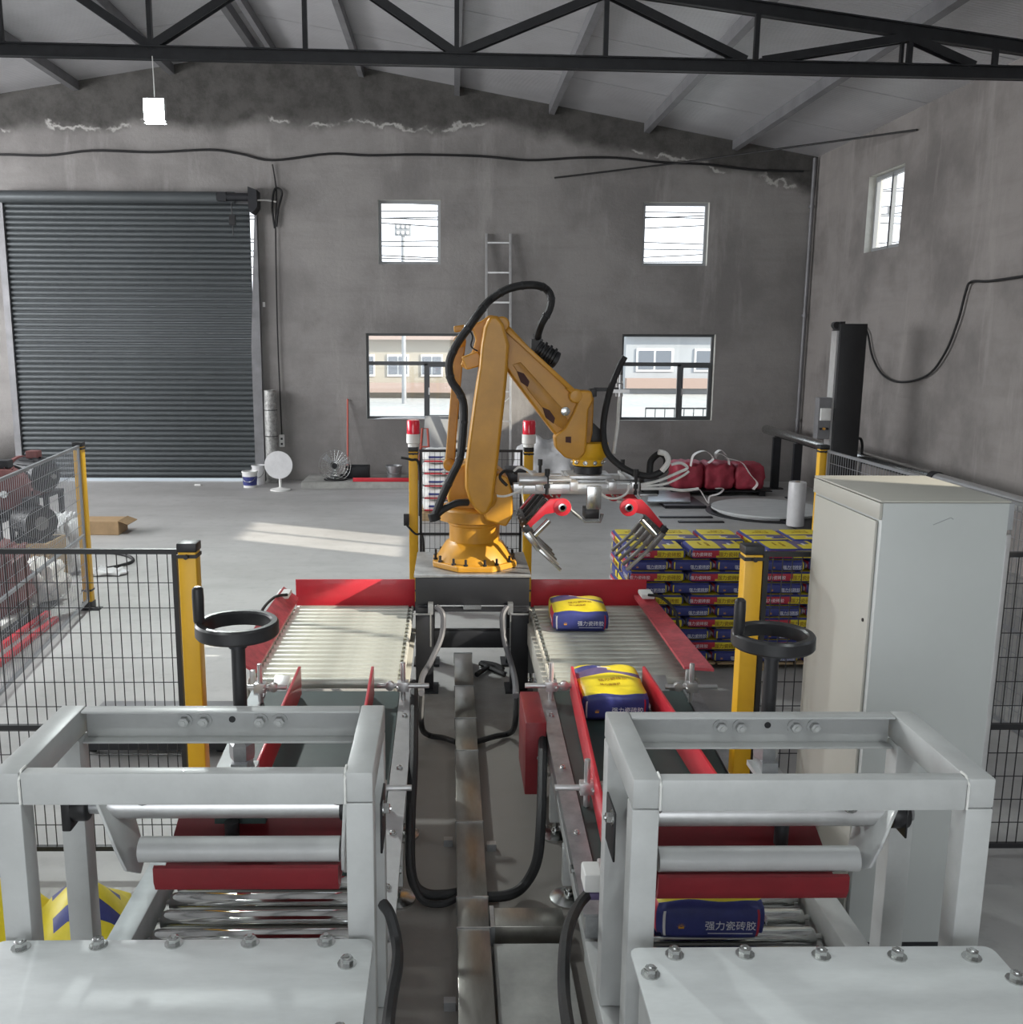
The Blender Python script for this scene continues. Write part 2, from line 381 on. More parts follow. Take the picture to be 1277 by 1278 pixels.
# roof: foil faced panels between purlins
def foil():
    m = mat('foil faced roof panel', (.60, .60, .62), .36, .4, .10, 1.2)
    n, l = m.node_tree.nodes, m.node_tree.links; b = n['Principled BSDF']
    tc = n.new('ShaderNodeTexCoord'); w = n.new('ShaderNodeTexWave'); w.bands_direction = 'Y'; w.inputs['Scale'].default_value = 5.2; w.inputs['Distortion'].default_value = .6; w.inputs['Detail'].default_value = 1
    l.new(tc.outputs['Object'], w.inputs[0])
    bp = n.new('ShaderNodeBump'); bp.inputs['Strength'].default_value = .4; bp.inputs['Distance'].default_value = .02
    l.new(w.outputs[1], bp.inputs['Height']); l.new(bp.outputs[0], b.inputs['Normal']); return m
M['foil'] = foil()
ceiling = bpy.data.objects.new('ceiling', None); COL.objects.link(ceiling); structure(ceiling)
ys = sorted([REAR-.2, BW+.24] + [BW+.24-4.45+2.2*k for k in range(-10, 3)])
for side in (0, 1):
    xa, xb = ((LW-.3, -3.35), (-3.35, RW+.3))[side]
    for y0, y1 in zip(ys, ys[1:]):
        g = .012; za, zb = RZ(xa), RZ(xb)
        MB().hexa([(xa, y0+g, za), (xb, y0+g, zb), (xb, y1-g, zb), (xa, y1-g, za), (xa, y0+g, za+.08), (xb, y0+g, zb+.08), (xb, y1-g, zb+.08), (xa, y1-g, za+.08)]).build('roof_panel', 'foil', ceiling)
    MB().hexa([(xa, REAR-.2, RZ(xa)+.085), (xb, REAR-.2, RZ(xb)+.085), (xb, BW+.3, RZ(xb)+.085), (xa, BW+.3, RZ(xa)+.085), (xa, REAR-.2, RZ(xa)+.12), (xb, REAR-.2, RZ(xb)+.12), (xb, BW+.3, RZ(xb)+.12), (xa, BW+.3, RZ(xa)+.12)]).build('roof_sheet', 'charcoal', ceiling)
for x in (5.28, 3.62, 1.85, .1, -1.65, -3.2, -3.5, -5.1, -6.85, -8.6, -10.4, -12.2):
    s = -.177 if x > -3.35 else .165
    z = RZ(x)
    MB().hexa([(x-.05, REAR, z-.17-s*.05), (x+.05, REAR, z-.17+s*.05), (x+.05, BW-.005, z-.17+s*.05), (x-.05, BW-.005, z-.17-s*.05),
               (x-.05, REAR, z-.004-s*.05), (x+.05, REAR, z-.004+s*.05), (x+.05, BW-.005, z-.004+s*.05), (x-.05, BW-.005, z-.004-s*.05)]).build('purlin', 'purlin', ceiling)

# roller shutter
d1 = bpy.data.objects.new('door_1', None); COL.objects.link(d1); d1.location = (-6, BW-.1, 0); structure(d1)
M['slat'] = mat('blue grey shutter steel', (.095, .106, .112), .40, .4, .12, 2, stretch=(.3, 1, 1))
nsl = 52; pitch = 5.12/nsl
prof = [(0, 0), (-.012, .006), (-.030, pitch*.25), (-.034, pitch*.5), (-.030, pitch*.72), (-.010, pitch*.9), (0, pitch*.99)]
mb = MB(); x0, x1 = -8.33, -3.76
vs = [(x0, BW-.05+p[0], p[1]) for p in prof] + [(x1, BW-.05+p[0], p[1]) for p in prof]; k = len(prof)
mb.faces(vs + [(x0, BW-.035, 0), (x0, BW-.035, pitch*.99), (x1, BW-.035, 0), (x1, BW-.035, pitch*.99)],
         [(i, i+1, k+i+1, k+i) for i in range(k-1)] + [(2*k, 2*k+1, 2*k+3, 2*k+2)])
slat_me = mb.mesh('slat', 'slat', ang=50)
for i in range(nsl): inst(slat_me, 'slat', d1, (0, 0, .085+i*pitch))
MB().box((x0, BW-.08, .06), (x1, BW-.03, .09)).build('bottom_bar', 'charcoal', d1)
MB().prism([(-3.80, BW-.13, 0), (-3.62, BW-.13, 0), (-3.62, BW-.13, 5.0), (-3.66, BW-.13, 5.0), (-3.80, BW-.13, 2.6)], (0, .125, 0)).build('guide_rail', 'purlin', d1)
MB().box((-8.42, BW-.13, 0), (-8.30, BW-.005, 5.2)).build('guide_rail', 'purlin', d1)
MB().cyl((-8.3, BW-.17, 5.3), (-4.0, BW-.17, 5.3), .11, n=20).build('shutter_roll', 'slat', d1)
MB().box((-8.42, BW-.02, 5.2), (-3.62, BW-.004, 5.42)).build('lintel_plate', 'purlin', d1)
mo = thing('shutter_motor', 'black shutter motor with hanging pull chain at the top right of the roller door', 'motor', (-3.9, BW-.2, 5.1))
MB().prism([(-3.72, BW-.36, 5.48), (-3.56, BW-.36, 5.42), (-3.56, BW-.36, 5.12), (-3.66, BW-.36, 5.0), (-3.72, BW-.36, 5.05)], (0, .34, 0)).build('end_plate', 'charcoal', mo)
MB().cyl((-4.30, BW-.30, 5.3), (-3.72, BW-.30, 5.3), .07, n=14).box((-4.28, BW-.37, 5.22), (-4.12, BW-.25, 5.38)).build('motor_body', 'charcoal', mo)
MB().box((-4.08, BW-.36, 4.80), (-3.97, BW-.28, 4.98)).cyl((-4.03, BW-.32, 4.98), (-4.03, BW-.32, 5.2), .012, n=6).cyl((-4.02, BW-.32, 4.62), (-4.02, BW-.32, 4.8), .01, n=6).build('release_pendant', 'black', mo)

# windows
def window(name, along, a, b, z0, z1, place, layout, frame='pvc', fw=.05, handle=True, depth=.10):
    w = bpy.data.objects.new(name, None); COL.objects.link(w); w.location = place((a+b)/2, z0, depth); structure(w)
    def fr(nm, u0, u1, v0, v1, t, mt, d0=depth, d1=depth+.06):
        mb = MB()
        for (p0, p1, q0, q1) in ((u0, u0+t, v0, v1), (u1-t, u1, v0, v1), (u0+t, u1-t, v0, v0+t), (u0+t, u1-t, v1-t, v1)):
            c0, c1 = place(p0, q0, d0), place(p1, q1, d1); mb.box(c0, c1)
        return mb.build(nm, mt, w)
    fr('frame', a, b, z0, z1, fw, frame)
    def pane(u0, u1, v0, v1, d=depth+.03): MB().box(place(u0, v0, d), place(u1, v1, d+.006)).build('pane', 'glass', w)
    for (kind, u0, u1, v0, v1) in layout:
        U0, U1, V0, V1 = a+u0*(b-a), a+u1*(b-a), z0+v0*(z1-z0), z0+v1*(z1-z0)
        if kind == 'bar': MB().box(place(U0, V0, depth+.002), place(U1, V1, depth+.058)).build('mullion', frame, w)
        elif kind == 'sash':
            s = fr('sash', U0, U1, V0, V1, .045, frame, depth-.02, depth+.04); pane(U0+.06, U1-.06, V0+.06, V1-.06)
            if handle: MB().box(place(U0+.02, (V0+V1)/2-.07, depth-.05), place(U0+.045, (V0+V1)/2+.07, depth-.021)).build('handle', 'alu', w)
        else: pane(U0, U1, V0, V1)
    return w
pb = lambda u, z, d: (u, BW+d, z)
pr_ = lambda u, z, d: (RW+d, u, z)
window('window_1', 0, *UL, pb, [('pane', .03, .97, .03, .97)], 'pvcl', .055)
window('window_2', 0, *UR, pb, [('pane', .03, .97, .03, .97)], 'pvcl', .055)
low = [('bar', .02, .98, .63, .675), ('bar', .62, .665, .02, .65), ('pane', .02, .98, .66, .98), ('pane', .02, .63, .02, .65), ('sash', .655, .98, .02, .64)]
window('window_3', 0, *LL, pb, low)
window('window_4', 0, *LR, pb, low)
up = [('sash', .02, .51, .02, .98), ('sash', .49, .98, .02, .98)]
for i, w in enumerate(RWIN): window('window_%d' % (5+i), 1, *w, pr_, up, 'pvcl', .03, True, .13)
pl_ = lambda u, z, d: (LW-d, u, z)
for i, w in enumerate(LWIN): window('window_%d' % (8+i), 1, *w, pl_, [('bar', .48, .52, .02, .98), ('pane', .02, .5, .02, .98), ('pane', .5, .98, .02, .98)], 'pvcl', .05, False)
# rubbish and plaster heaps left on the sill of the lower left window
tag(MB().prism([(-1.5, BW-.03, 1.21), (-.2, BW-.03, 1.21), (-.3, BW-.03, 1.245), (-.8, BW-.03, 1.25), (-1.3, BW-.03, 1.24)], (0, .12, 0)).build('sill_sheet', 'sheet', None, .01), 'crumpled pale sheet lying along the sill of the lower left window', 'sheet')

# ledge at the foot of the back wall, corner pipe
lg = structure(MB().box((-2.78, 17.72, 0), (1.6, BW-.002, .125)).build('trim_1', 'concrete_l', None, .012))
pp = thing('corner_downpipe', 'thin grey pipe running up the corner of the two plastered walls', 'pipe', (6.76, BW-.08, 0))
MB().cyl((6.76, BW-.09, 0), (6.76, BW-.09, RZ(6.76)-.05), .035, n=12).build('pipe', 'purlin', pp)
for z in (1.2, 3.2, 5.2): MB().cyl((6.76, BW-.09, z), (6.76, BW-.09, z+.05), .045, n=12).box((6.73, BW-.09, z), (6.79, BW-.001, z+.05)).build('clip', 'purlin', pp)

# ------------------------------------------------------------------ roof truss
tr = thing('roof_truss', 'black welded steel roof truss spanning the hall under the ceiling', 'truss', (-3.35, 10.9, 5.7))
tr['kind'] = 'thing'
TY = 10.9
def bc(x): return 5.749-(x+4.754)*.0138
def tcz(x): return 6.004-.127*(x-4.907) if x > -3.35 else 7.053+.127*(x+3.35)
def chord(name, f, x0, x1, dz=.0):
    p, q = (x0, TY, f(x0)), (x1, TY, f(x1))
    mb = MB()
    mb.bar((x0, TY-.04, f(x0)-.0), (x1, TY-.04, f(x1)-.0), .012, .13).bar((x0, TY+.04, f(x0)), (x1, TY+.04, f(x1)), .012, .13)
    mb.bar((x0, TY, f(x0)+.055), (x1, TY, f(x1)+.055), .16, .014).bar((x0, TY, f(x0)-.055), (x1, TY, f(x1)-.055), .10, .012)
    return mb.build(name, 'truss', tr)
chord('bottom_chord', bc, LW, RW)
chord('top_chord', tcz, LW, -3.35); chord('top_chord', tcz, -3.35, RW)
def xa(px): return at(px, 78, y=TY).x
posts = [xa(p) for p in (-190, 5, 190, 382, 570, 755, 942, 1133, 1240)]
for x in [posts[0]-1.7, posts[0]-3.4] + posts:
    if LW < x < RW: MB().bar((x, TY-.025, bc(x)+.06), (x, TY-.025, tcz(x)-.06), .05, .055, (0, 1, 0)).build('post', 'truss', tr)
MB().bar((xa(1126), TY+.03, bc(4.9)+.06), (xa(1126), TY+.03, tcz(4.9)-.06), .03, .05, (0, 1, 0)).build('post', 'truss', tr)
for (pa, pb2) in ((190, 5), (190, 382), (570, 382), (570, 755), (930, 755), (950, 1133), (1215, 1133), (5, -190)):
    x0, x1 = xa(pa), xa(pb2)
    for dy in (-.045, .045):
        MB().bar((x0, TY+dy, bc(x0)+.06), (x1, TY+dy, tcz(x1)-.06), .014, .085).build('diagonal', 'truss', tr)
# floodlights out of view over the machines are added for overhead light
# ------------------------------------------------------------------ lamp of the hall, and added floodlights
M['led'] = emit('led panel', (.86, 1.0, .97), 26)
def floodlight(p, label, energy=160, top=None, group=None):
    o = thing('floodlight', label, 'lamp', p, group)
    p = V(p)
    MB().box(p+V((-.115, -.03, -.115)), p+V((.115, .05, .115))).build('housing', 'alu', o, .015)
    MB().box(p+V((-.105, -.036, -.105)), p+V((.105, -.031, .105))).build('led_panel', 'led', o)
    MB().box(p+V((-.105, -.025, -.136)), p+V((.105, .045, -.131))).build('led_panel', 'led', o)
    for k in range(5): MB().box(p+V((-.1+.045*k, .05, -.1)), p+V((-.09+.045*k, .075, .1))).build('cooling_fin', 'alu', o)
    t = top or (p+V((-.02, .05, .55)))
    MB().tube(spline([p+V((0, .02, .13)), p+V((.0, .02, .3)), t], 4), .006, 6).build('suspension_cord', 'white', o)
    L = lamp('floodlight_beam', 'AREA', p+V((0, -.06, -.16)), energy, (.93, 1, .98), (0, -.45, -1), .22)
    L.parent = o; L.location = V((0, -.06, -.16)); L.data.spread = PI
    return o
floodlight(at(193, 137, y=10.82), 'white LED floodlight glowing on a cord below the roof truss at upper left', 260, at(190, 70, y=10.85))
for k, (x, y) in enumerate(((-6.5, 3.6), (-2.8, .8), (2.9, .8))):
    floodlight((x, y, 5.6), 'added LED fill light hung high over the machines, above the picture', 80, None, 'added fill lights above the machines')

# ------------------------------------------------------------------ outside
structure(MB().box((-90, BW+.3, -.25), (90, 140, -.08)).build('ground', 'concrete_l'))
structure(MB().box((RW+.3, -40, -.25), (60, BW+.3, -.08)).build('ground', 'concrete_l'))
structure(MB().box((LW-60, -60, -.25), (RW+60, REAR-3, -.08)).build('ground', 'concrete_l'))
M['stucco'] = mat('pale stucco', (.36, .33, .27), .85, 0, .06, 1)
M['stucco2'] = mat('cool white stucco', (.38, .40, .42), .85, 0, .06, 1)
M['farglass'] = mat('dull far window', (.16, .18, .21), .2)
M['balc'] = mat('pinkish parapet', (.36, .27, .23), .8)
def far_building(x, y, w, h, d, material, label, floors, cols, parapet='balc'):
    b = thing('apartment_block', label, 'building', (x, y, -.08))
    MB().box((x, y, -.08), (x+w, y+d, h)).build('walls', material, b)
    MB().box((x-.3, y-.3, h), (x+w+.3, y+d+.3, h+.35)).build('roof', parapet, b)
    fh = h/floors
    for f in range(floors):
        for c in range(cols):
            cx = x+(c+.5)*w/cols; z = f*fh+fh*.38
            o = MB().box((cx-w/cols*.32, y-.06, z), (cx+w/cols*.32, y-.005, z+fh*.42)).build('window', 'white', b)
            MB().box((cx-w/cols*.28, y-.09, z+fh*.04), (cx-w/cols*.02, y-.061, z+fh*.38)).build('pane', 'farglass', o, )
            MB().box((cx+w/cols*.02, y-.09, z+fh*.04), (cx+w/cols*.28, y-.061, z+fh*.38)).build('pane', 'farglass', o, )
        MB().box((x, y-.5, f*fh+fh*.08), (x+w, y-.001, f*fh+fh*.26)).build('parapet', parapet, b)
    return b
far_building(-6.5, 46, 8.0, 4.9, 8, 'stucco', 'cream apartment block with balconies seen through the lower left window', 2, 5)
far_building(9.0, 50, 9, 5.6, 8, 'stucco2', 'pale house seen through the lower right window', 2, 3)
def railing(x0, x1, y, label):
    r = thing('railing', label, 'railing', ((x0+x1)/2, y, -.08))
    for z in (.05, .60): MB().box((x0, y-.02, z), (x1, y+.02, z+.05)).build('rail', 'charcoal', r)
    n = int((x1-x0)/.28)
    me = MB().box((-.012, -.012, -.08), (.012, .012, .64)).mesh('baluster', 'charcoal')
    for i in range(n+1): inst(me, 'baluster', r, (x0+i*(x1-x0)/n, y, 0))
railing(at(806, 510, y=30).x, at(890, 510, y=30).x, 30, 'dark iron railing across the yard outside the lower right window')
M['bark'] = mat('bare twigs', (.34, .30, .27), .9)
def bare_tree(x, y, h, label, seed):
    rnd = random.Random(seed); mb = MB(); mt = MB()
    mt.tube(spline([(x, y, -.08), (x+.1, y, h*.3), (x-.05, y, h*.62), (x, y, h)], 4), [.16-.01*i for i in range(13)], 7)
    for i in range(60):
        z = h*(.28+.7*rnd.random()); a = rnd.random()*2*PI; r = (1-z/h*.6)*h*.26*(.5+rnd.random()*.6)
        p = [(x, y, z), (x+math.cos(a)*r*.5, y+math.sin(a)*r*.5, z+r*.45), (x+math.cos(a)*r*.8, y+math.sin(a)*r*.8, z+r*1.1)]
        mb.tube(spline(p, 3), [.035, .03, .026, .02, .016, .012, .008], 5)
    t = thing('bare_tree', label, 'tree', (x, y, -.08)); mt.build('trunk', 'bark', t); stuff(mb.build('branches', 'bark', t))
bare_tree(11.5, 64, 6.0, 'bare winter tree behind the railing, at the left of the lower right window', 1)
bare_tree(17.2, 66, 6.4, 'bare winter tree beside the pale house outside the lower right window', 2)
pc_ = at(503, 287, y=42); px_, pz_ = pc_.x, pc_.z
pole = thing('sign_pole', 'tall floodlight board on a pole seen through the upper left window', 'pole', (px_, 42, -.08))
MB().cyl((px_, 42, -.08), (px_, 42, pz_-.25), .10, .07, 10).build('mast', 'pvcl', pole)
MB().box((px_-.34, 41.9, pz_-.25), (px_+.34, 42.05, pz_+.25)).build('board', 'pvcl', pole, .03)
for i in range(3):
    for j in (-.12, .12): MB().cyl((px_-.2+.2*i, 41.9, pz_+j), (px_-.2+.2*i, 41.86, pz_+j), .07, n=10).build('lens', 'strap', pole)
wr = random.Random(5)
for i in range(12):
    z = 5.2+i*.3; y = 34+wr.random()*4; s = wr.uniform(-1.3, 1.5)
    tag(MB().tube(spline([(-30, y, z-s), (-8, y, z-.3+wr.uniform(-.2, .2)), (6, y, z-.45), (30, y, z+s)], 8), .018, 5).build('overhead_wire', 'rubber'),
        '%s overhead wire from the bottom, crossing the sky outside the upper windows' % ('lowest', 'second', 'third', 'fourth', 'fifth', 'sixth', 'seventh', 'eighth', 'ninth', 'tenth', 'eleventh', 'topmost')[i], 'wire', 'overhead wires outside the upper windows')
# ================================================================== THE PACKING LINE
# ------------------------------------------------------------------ roller tables
def bolt_mesh(r=.012, h=.012, m='steel'):
    mb = MB(); mb.lathe((0, 0, 0), [(r*1.5, 0), (r*1.5, h*.2)], 12); mb.lathe((0, 0, h*.2), [(r, 0), (r, h*.9), (r*.8, h)], 6); mb.lathe((0, 0, h), [(r*.45, 0), (r*.45, h*.45)], 8)
    return mb.mesh('bolt', m)
bolt_me = bolt_mesh(); bolt_big = bolt_mesh(.019, .02); bolt_dull = bolt_mesh(.019, .02, 'grey')
def foot(mb, x, y, z=0): mb.lathe((x, y, z), [(.095, 0), (.095, .012), (.06, .025), (.022, .03), (.022, .05), (.014, .05), (.014, .12)], 20)
foot_me = (lambda mb: (foot(mb, 0, 0), mb.mesh('foot', 'steel'))[1])(MB())

def roller_table(x0, x1, side, label):
    t = thing('roller_table', label, 'conveyor', ((x0+x1)/2, 6.75, 0))
    y0, y1, zt = 5.90, 7.70, .62
    me = MB()
    me.lathe((0, 0, 0), [(.012, -.03), (.012, 0), (.036, 0), (.036, x1-x0-.10), (.012, x1-x0-.10), (.012, x1-x0-.07)], 20, (1, 0, 0)); me = me.mesh('roller', 'roller')
    n = 19
    cap = MB().lathe((0, 0, 0), [(.028, 0), (.028, .012), (.016, .02)], 12, (1, 0, 0)).mesh('roller_bearing', 'beige')
    for i in range(n):
        y = y0+.05+i*(y1-y0-.10)/(n-1)
        inst(me, 'roller', t, (x0+.05, y, zt-.036))
        inst(cap, 'roller_bearing', t, (x0+.005 if side > 0 else x1-.025, y, zt-.03))
        inst(cap, 'roller_bearing', t, (x1-.025 if side > 0 else x0+.005, y, zt-.03))
    for xx in (x0, x1-.04): MB().box((xx-.03, y0, zt-.22), (xx+.012, y1, zt-.05)).box((xx-.03, y0, zt-.22), (xx+.05, y1, zt-.205)).build('side_channel', 'beige' , t, .004)
    for yy in (y0+.02, y1-.08): MB().box((x0+.013, yy, zt-.20), (x1-.045, yy+.05, zt-.13)).build('cross_member', 'grey', t)
    MB().box((x0+.03, y1+.03, zt-.035), (x1+.0, y1+.045, zt+.20)).build('end_board', 'red', t, .003)
    for xx in (x0+.08, x1-.1): MB().box((xx, y1-.05, zt-.16), (xx+.04, y1+.03, zt-.10)).build('end_bracket', 'grey', t)
    # sloping side board on the outer side
    if side < 0: a, b, bf, za, zb = x0+.06, x0-.07, x0-.05, zt+.06, zt+.17
    else: a, b, bf, za, zb = x1-.115, x1+.055, x1+.015, zt+.085, zt+.10
    p = [(a, y0+.02, za), (b, y0-.06, zb), (bf, y1-.08, zb), (a, y1-.02, za)]
    nrm = V((0, 0, -.02))
    MB().prism(p, nrm).build('side_board', 'rededge', t)
    for yy in (y0+.2, y0+.9, y1-.3):
        MB().bar(((a+b)/2, yy, zt-.1), ((a+b)/2, yy, zt+.085), .03, .012, (0, 1, 0)).build('board_bracket', 'grey', t)
    # white sensor and cable loop at the far outer corner
    sx = (a+b)/2
    MB().box((sx-.07, y1-.30, zt+.125), (sx+.03, y1-.12, zt+.16)).build('sensor', 'white', t, .006)
    MB().tube(spline([(sx-.02*side, y1-.3, zt+.16), (sx+side*.06, y1-.42, zt+.17), (sx+side*.13, y1-.6, zt+.10), (sx+side*.14, y1-.7, zt-.08)], 5), .012, 6).build('sensor_cable', 'rubber', t)
    for (xx, yy) in ((x0+.02, y0+.15), (x1-.06, y0+.15), (x0+.02, y1-.2), (x1-.06, y1-.2)):
        MB().box((xx-.03, yy-.03, .10), (xx+.03, yy+.03, zt-.22)).build('leg', 'grey', t, .003)
        inst(foot_me, 'foot', t, (xx, yy, 0))
    # small clamp and rods at the near outer corner
    cx = a; MB().bar((cx, y0-.08, zt-.14), (cx, y0-.08, zt+.10), .03, .03, (0, 1, 0)).bar((cx-.02, y0-.08, zt-.03), (cx-side*.26, y0-.08, zt-.03), .022, .022).build('clamp_bracket', 'alu', t, .003)
    MB().prism([(cx-side*.12, y0-.16, zt-.08), (cx-side*.22, y0-.16, zt-.08), (cx-side*.22, y0+.02, zt-.0), (cx-side*.12, y0+.02, zt-.0)], (0, 0, .03)).build('photo_eye_plate', 'alu', t, .004)
    return t
rtl = roller_table(-1.31, -.295, -1, 'sunlit roller table with a red end board, left of the black robot stand')
rtr = roller_table(.64, 1.63, 1, 'roller table with red end board right of the robot stand, one bag on it')

# ------------------------------------------------------------------ inclined belt conveyors
def zb_at(y): return .43+(y-3.62)*(.60-.43)/(5.75-3.62)
def clamp(parent, x, y, z, s):
    mb = MB(); mb.cyl((x, y, z-.05), (x, y, z+.20), .016, n=10); mb.cyl((x-.16, y, z+.05), (x+.16, y, z+.05), .016, n=10); mb.box((x-.035, y-.03, z+.02), (x+.035, y+.03, z+.08))
    mb.cyl((x+s*.03, y-.05, z+.05), (x+s*.03, y+.05, z+.05), .01, n=8).lathe((x+s*.08, y, z+.05), [(.03, -.015), (.03, .015)], 10, (0, 1, 0))
    return mb.build('guide_clamp', 'alu', parent, .003)
def belt_conveyor(sx, g1, g2, label, guard):
    # sx: -1 left, +1 right.  g1, g2: guide boards (x_far, x_near)
    xi, xo = (.60, 1.52) if sx > 0 else (-.27, -1.20)
    lo, hi = min(xi, xo), max(xi, xo)
    c = thing('belt_conveyor', label, 'conveyor', ((lo+hi)/2, 4.7, 0))
    ya, yb = 3.62, 5.78
    rise = V((0, yb-ya, zb_at(yb)-zb_at(ya)))
    for xx in (lo, hi):      # C channels with flanges
        ya = 3.62 if xx == xi else 4.0
        rise = V((0, yb-ya, zb_at(yb)-zb_at(ya)))
        mb = MB()
        mb.prism([(xx-.035, ya, zb_at(ya)-.10), (xx+.035, ya, zb_at(ya)-.10), (xx+.035, ya, zb_at(ya)+.0), (xx-.035, ya, zb_at(ya)+.0)], rise)
        mb.prism([(xx-.045, ya, zb_at(ya)+.001), (xx+.045, ya, zb_at(ya)+.001), (xx+.045, ya, zb_at(ya)+.012), (xx-.045, ya, zb_at(ya)+.012)], rise)
        mb.build('side_rail', 'galv' if sx > 0 else 'alu' if xx == xi else 'palesteel', c)
        mb = MB(); mb.prism([(xx-.03, ya, zb_at(ya)-.20), (xx+.03, ya, zb_at(ya)-.20), (xx+.03, ya, zb_at(ya)-.135), (xx-.03, ya, zb_at(ya)-.135)], rise*.9); mb.build('lower_rail', 'grey', c, .003)
    b0, b1 = lo+.05, hi-.05
    prof = []; yc = 3.98
    for k in range(9): a = PI/2+PI*k/8; prof.append((yc+.03+.045*math.cos(a), zb_at(yc)-.045+.045*math.sin(a)))
    for k in range(9): a = -PI/2+PI*k/8; prof.append((yb-.03+.045*math.cos(a), zb_at(yb)-.045+.045*math.sin(a)))
    MB().prism([(b0, y, z) for y, z in prof], (b1-b0, 0, 0)).build('belt', 'belt', c)
    for (yy) in (yc+.03, yb-.03): MB().cyl((lo-.05, yy, zb_at(yy)-.045), (hi+.05, yy, zb_at(yy)-.045), .02, n=10).build('drum_shaft', 'steel', c)
    for (gf, gn) in (g1, g2):
        yn = 3.72 if (sx > 0 and gf < 1) else 4.0
        mb = MB(); t = .018
        zf, zn = zb_at(5.68)+.20, zb_at(yn)+.20
        mb.hexa([(gn-t/2, yn, zb_at(yn)+.015), (gn+t/2, yn, zb_at(yn)+.015), (gf+t/2, 5.68, zb_at(5.68)+.015), (gf-t/2, 5.68, zb_at(5.68)+.015),
                 (gn-t/2, yn, zn), (gn+t/2, yn, zn), (gf+t/2, 5.68, zf), (gf-t/2, 5.68, zf)])
        mb.build('guide_board', 'red', c, .004)
    for xx, yy in ((lo, 4.43), (hi, 4.43), (lo, 5.07), (hi, 5.07)):
        s = -.09 if xx == lo else .09
        s = s if (sx > 0) == (xx == lo) else s
        MB().box((xx-.035+s*.0, yy-.03, .09), (xx+.035, yy+.03, zb_at(yy)-.20)).build('leg', 'grey', c, .003); inst(foot_me, 'foot', c, (xx, yy, 0))
    MB().box((lo+.04, 4.41, .30), (hi-.04, 4.45, .36)).build('cross_member', 'grey', c)
    gi = g1 if sx > 0 else g2
    for yy in (5.62, 4.45):
        x = xi+(.02 if sx > 0 else -.02); clamp(c, x + (.06 if yy < 5 else 0)*sx, yy, zb_at(yy)+.05, sx)
    xo2 = xo; clamp(c, xo2-sx*.04, 5.60, zb_at(5.6)+.05, -sx)
    if guard:
        MB().box((.435, 5.22, .17), (.555, 5.72, .615)).build('drive_guard', 'darkred', c, .006)
        for z in (.40,): inst(bolt_me, 'bolt', c, (.52, 5.217, z), (PI/2, 0, 0))
    for yy in (3.8, 4.2, 4.8, 5.4): inst(bolt_me, 'bolt', c, (xi, yy, zb_at(yy)+.012))
    return c
belt_conveyor(-1, (-.93, -.98), (-.48, -.47), 'inclined belt conveyor with red guide boards, left of the cable tray, empty', False)
belt_conveyor(1, (.755, .70), (1.20, 1.34), 'inclined belt conveyor with dark red drive guard, right of the cable tray, carrying a bag', True)

# ------------------------------------------------------------------ bag presses (portal frames over short roller beds)
def handwheel(parent, x, y, z):
    mb = MB(); R = .135
    prof = [(R-.011, -.028), (R+.011, -.028), (R+.016, -.021), (R+.016, .018), (R+.010, .026), (R-.008, .026), (R-.014, .019), (R-.014, -.021)]
    n = 40; rows = [[mb.bm.verts.new((x+r*math.cos(2*PI*i/n), y+r*math.sin(2*PI*i/n), z+h)) for r, h in prof] for i in range(n)]
    for i in range(n):
        for k in range(8): mb.bm.faces.new((rows[i][k], rows[(i+1) % n][k], rows[(i+1) % n][(k+1) % 8], rows[i][(k+1) % 8]))
    w = mb.build('handwheel', 'blackplastic', parent, ang=32)
    MB().lathe((x, y, z-.075), [(.034, 0), (.034, .045), (.026, .055)], 16).build('hub', 'charcoal', w)
    for k in range(2):
        a = PI+k*PI-.15
        MB().bar((x+.02*math.cos(a), y+.02*math.sin(a), z-.05), (x+(R-.01)*math.cos(a), y+(R-.01)*math.sin(a), z-.012), .03, .014).build('spoke', 'blackplastic', w)
    a = PI+.12; gx, gy = x+R*math.cos(a), y+R*math.sin(a)
    MB().lathe((gx, gy, z), [(.016, 0), (.016, .02), (.020, .03), (.0215, .12), (.020, .150), (.012, .158)], 16).build('grip', 'blackplastic', w)
    return w
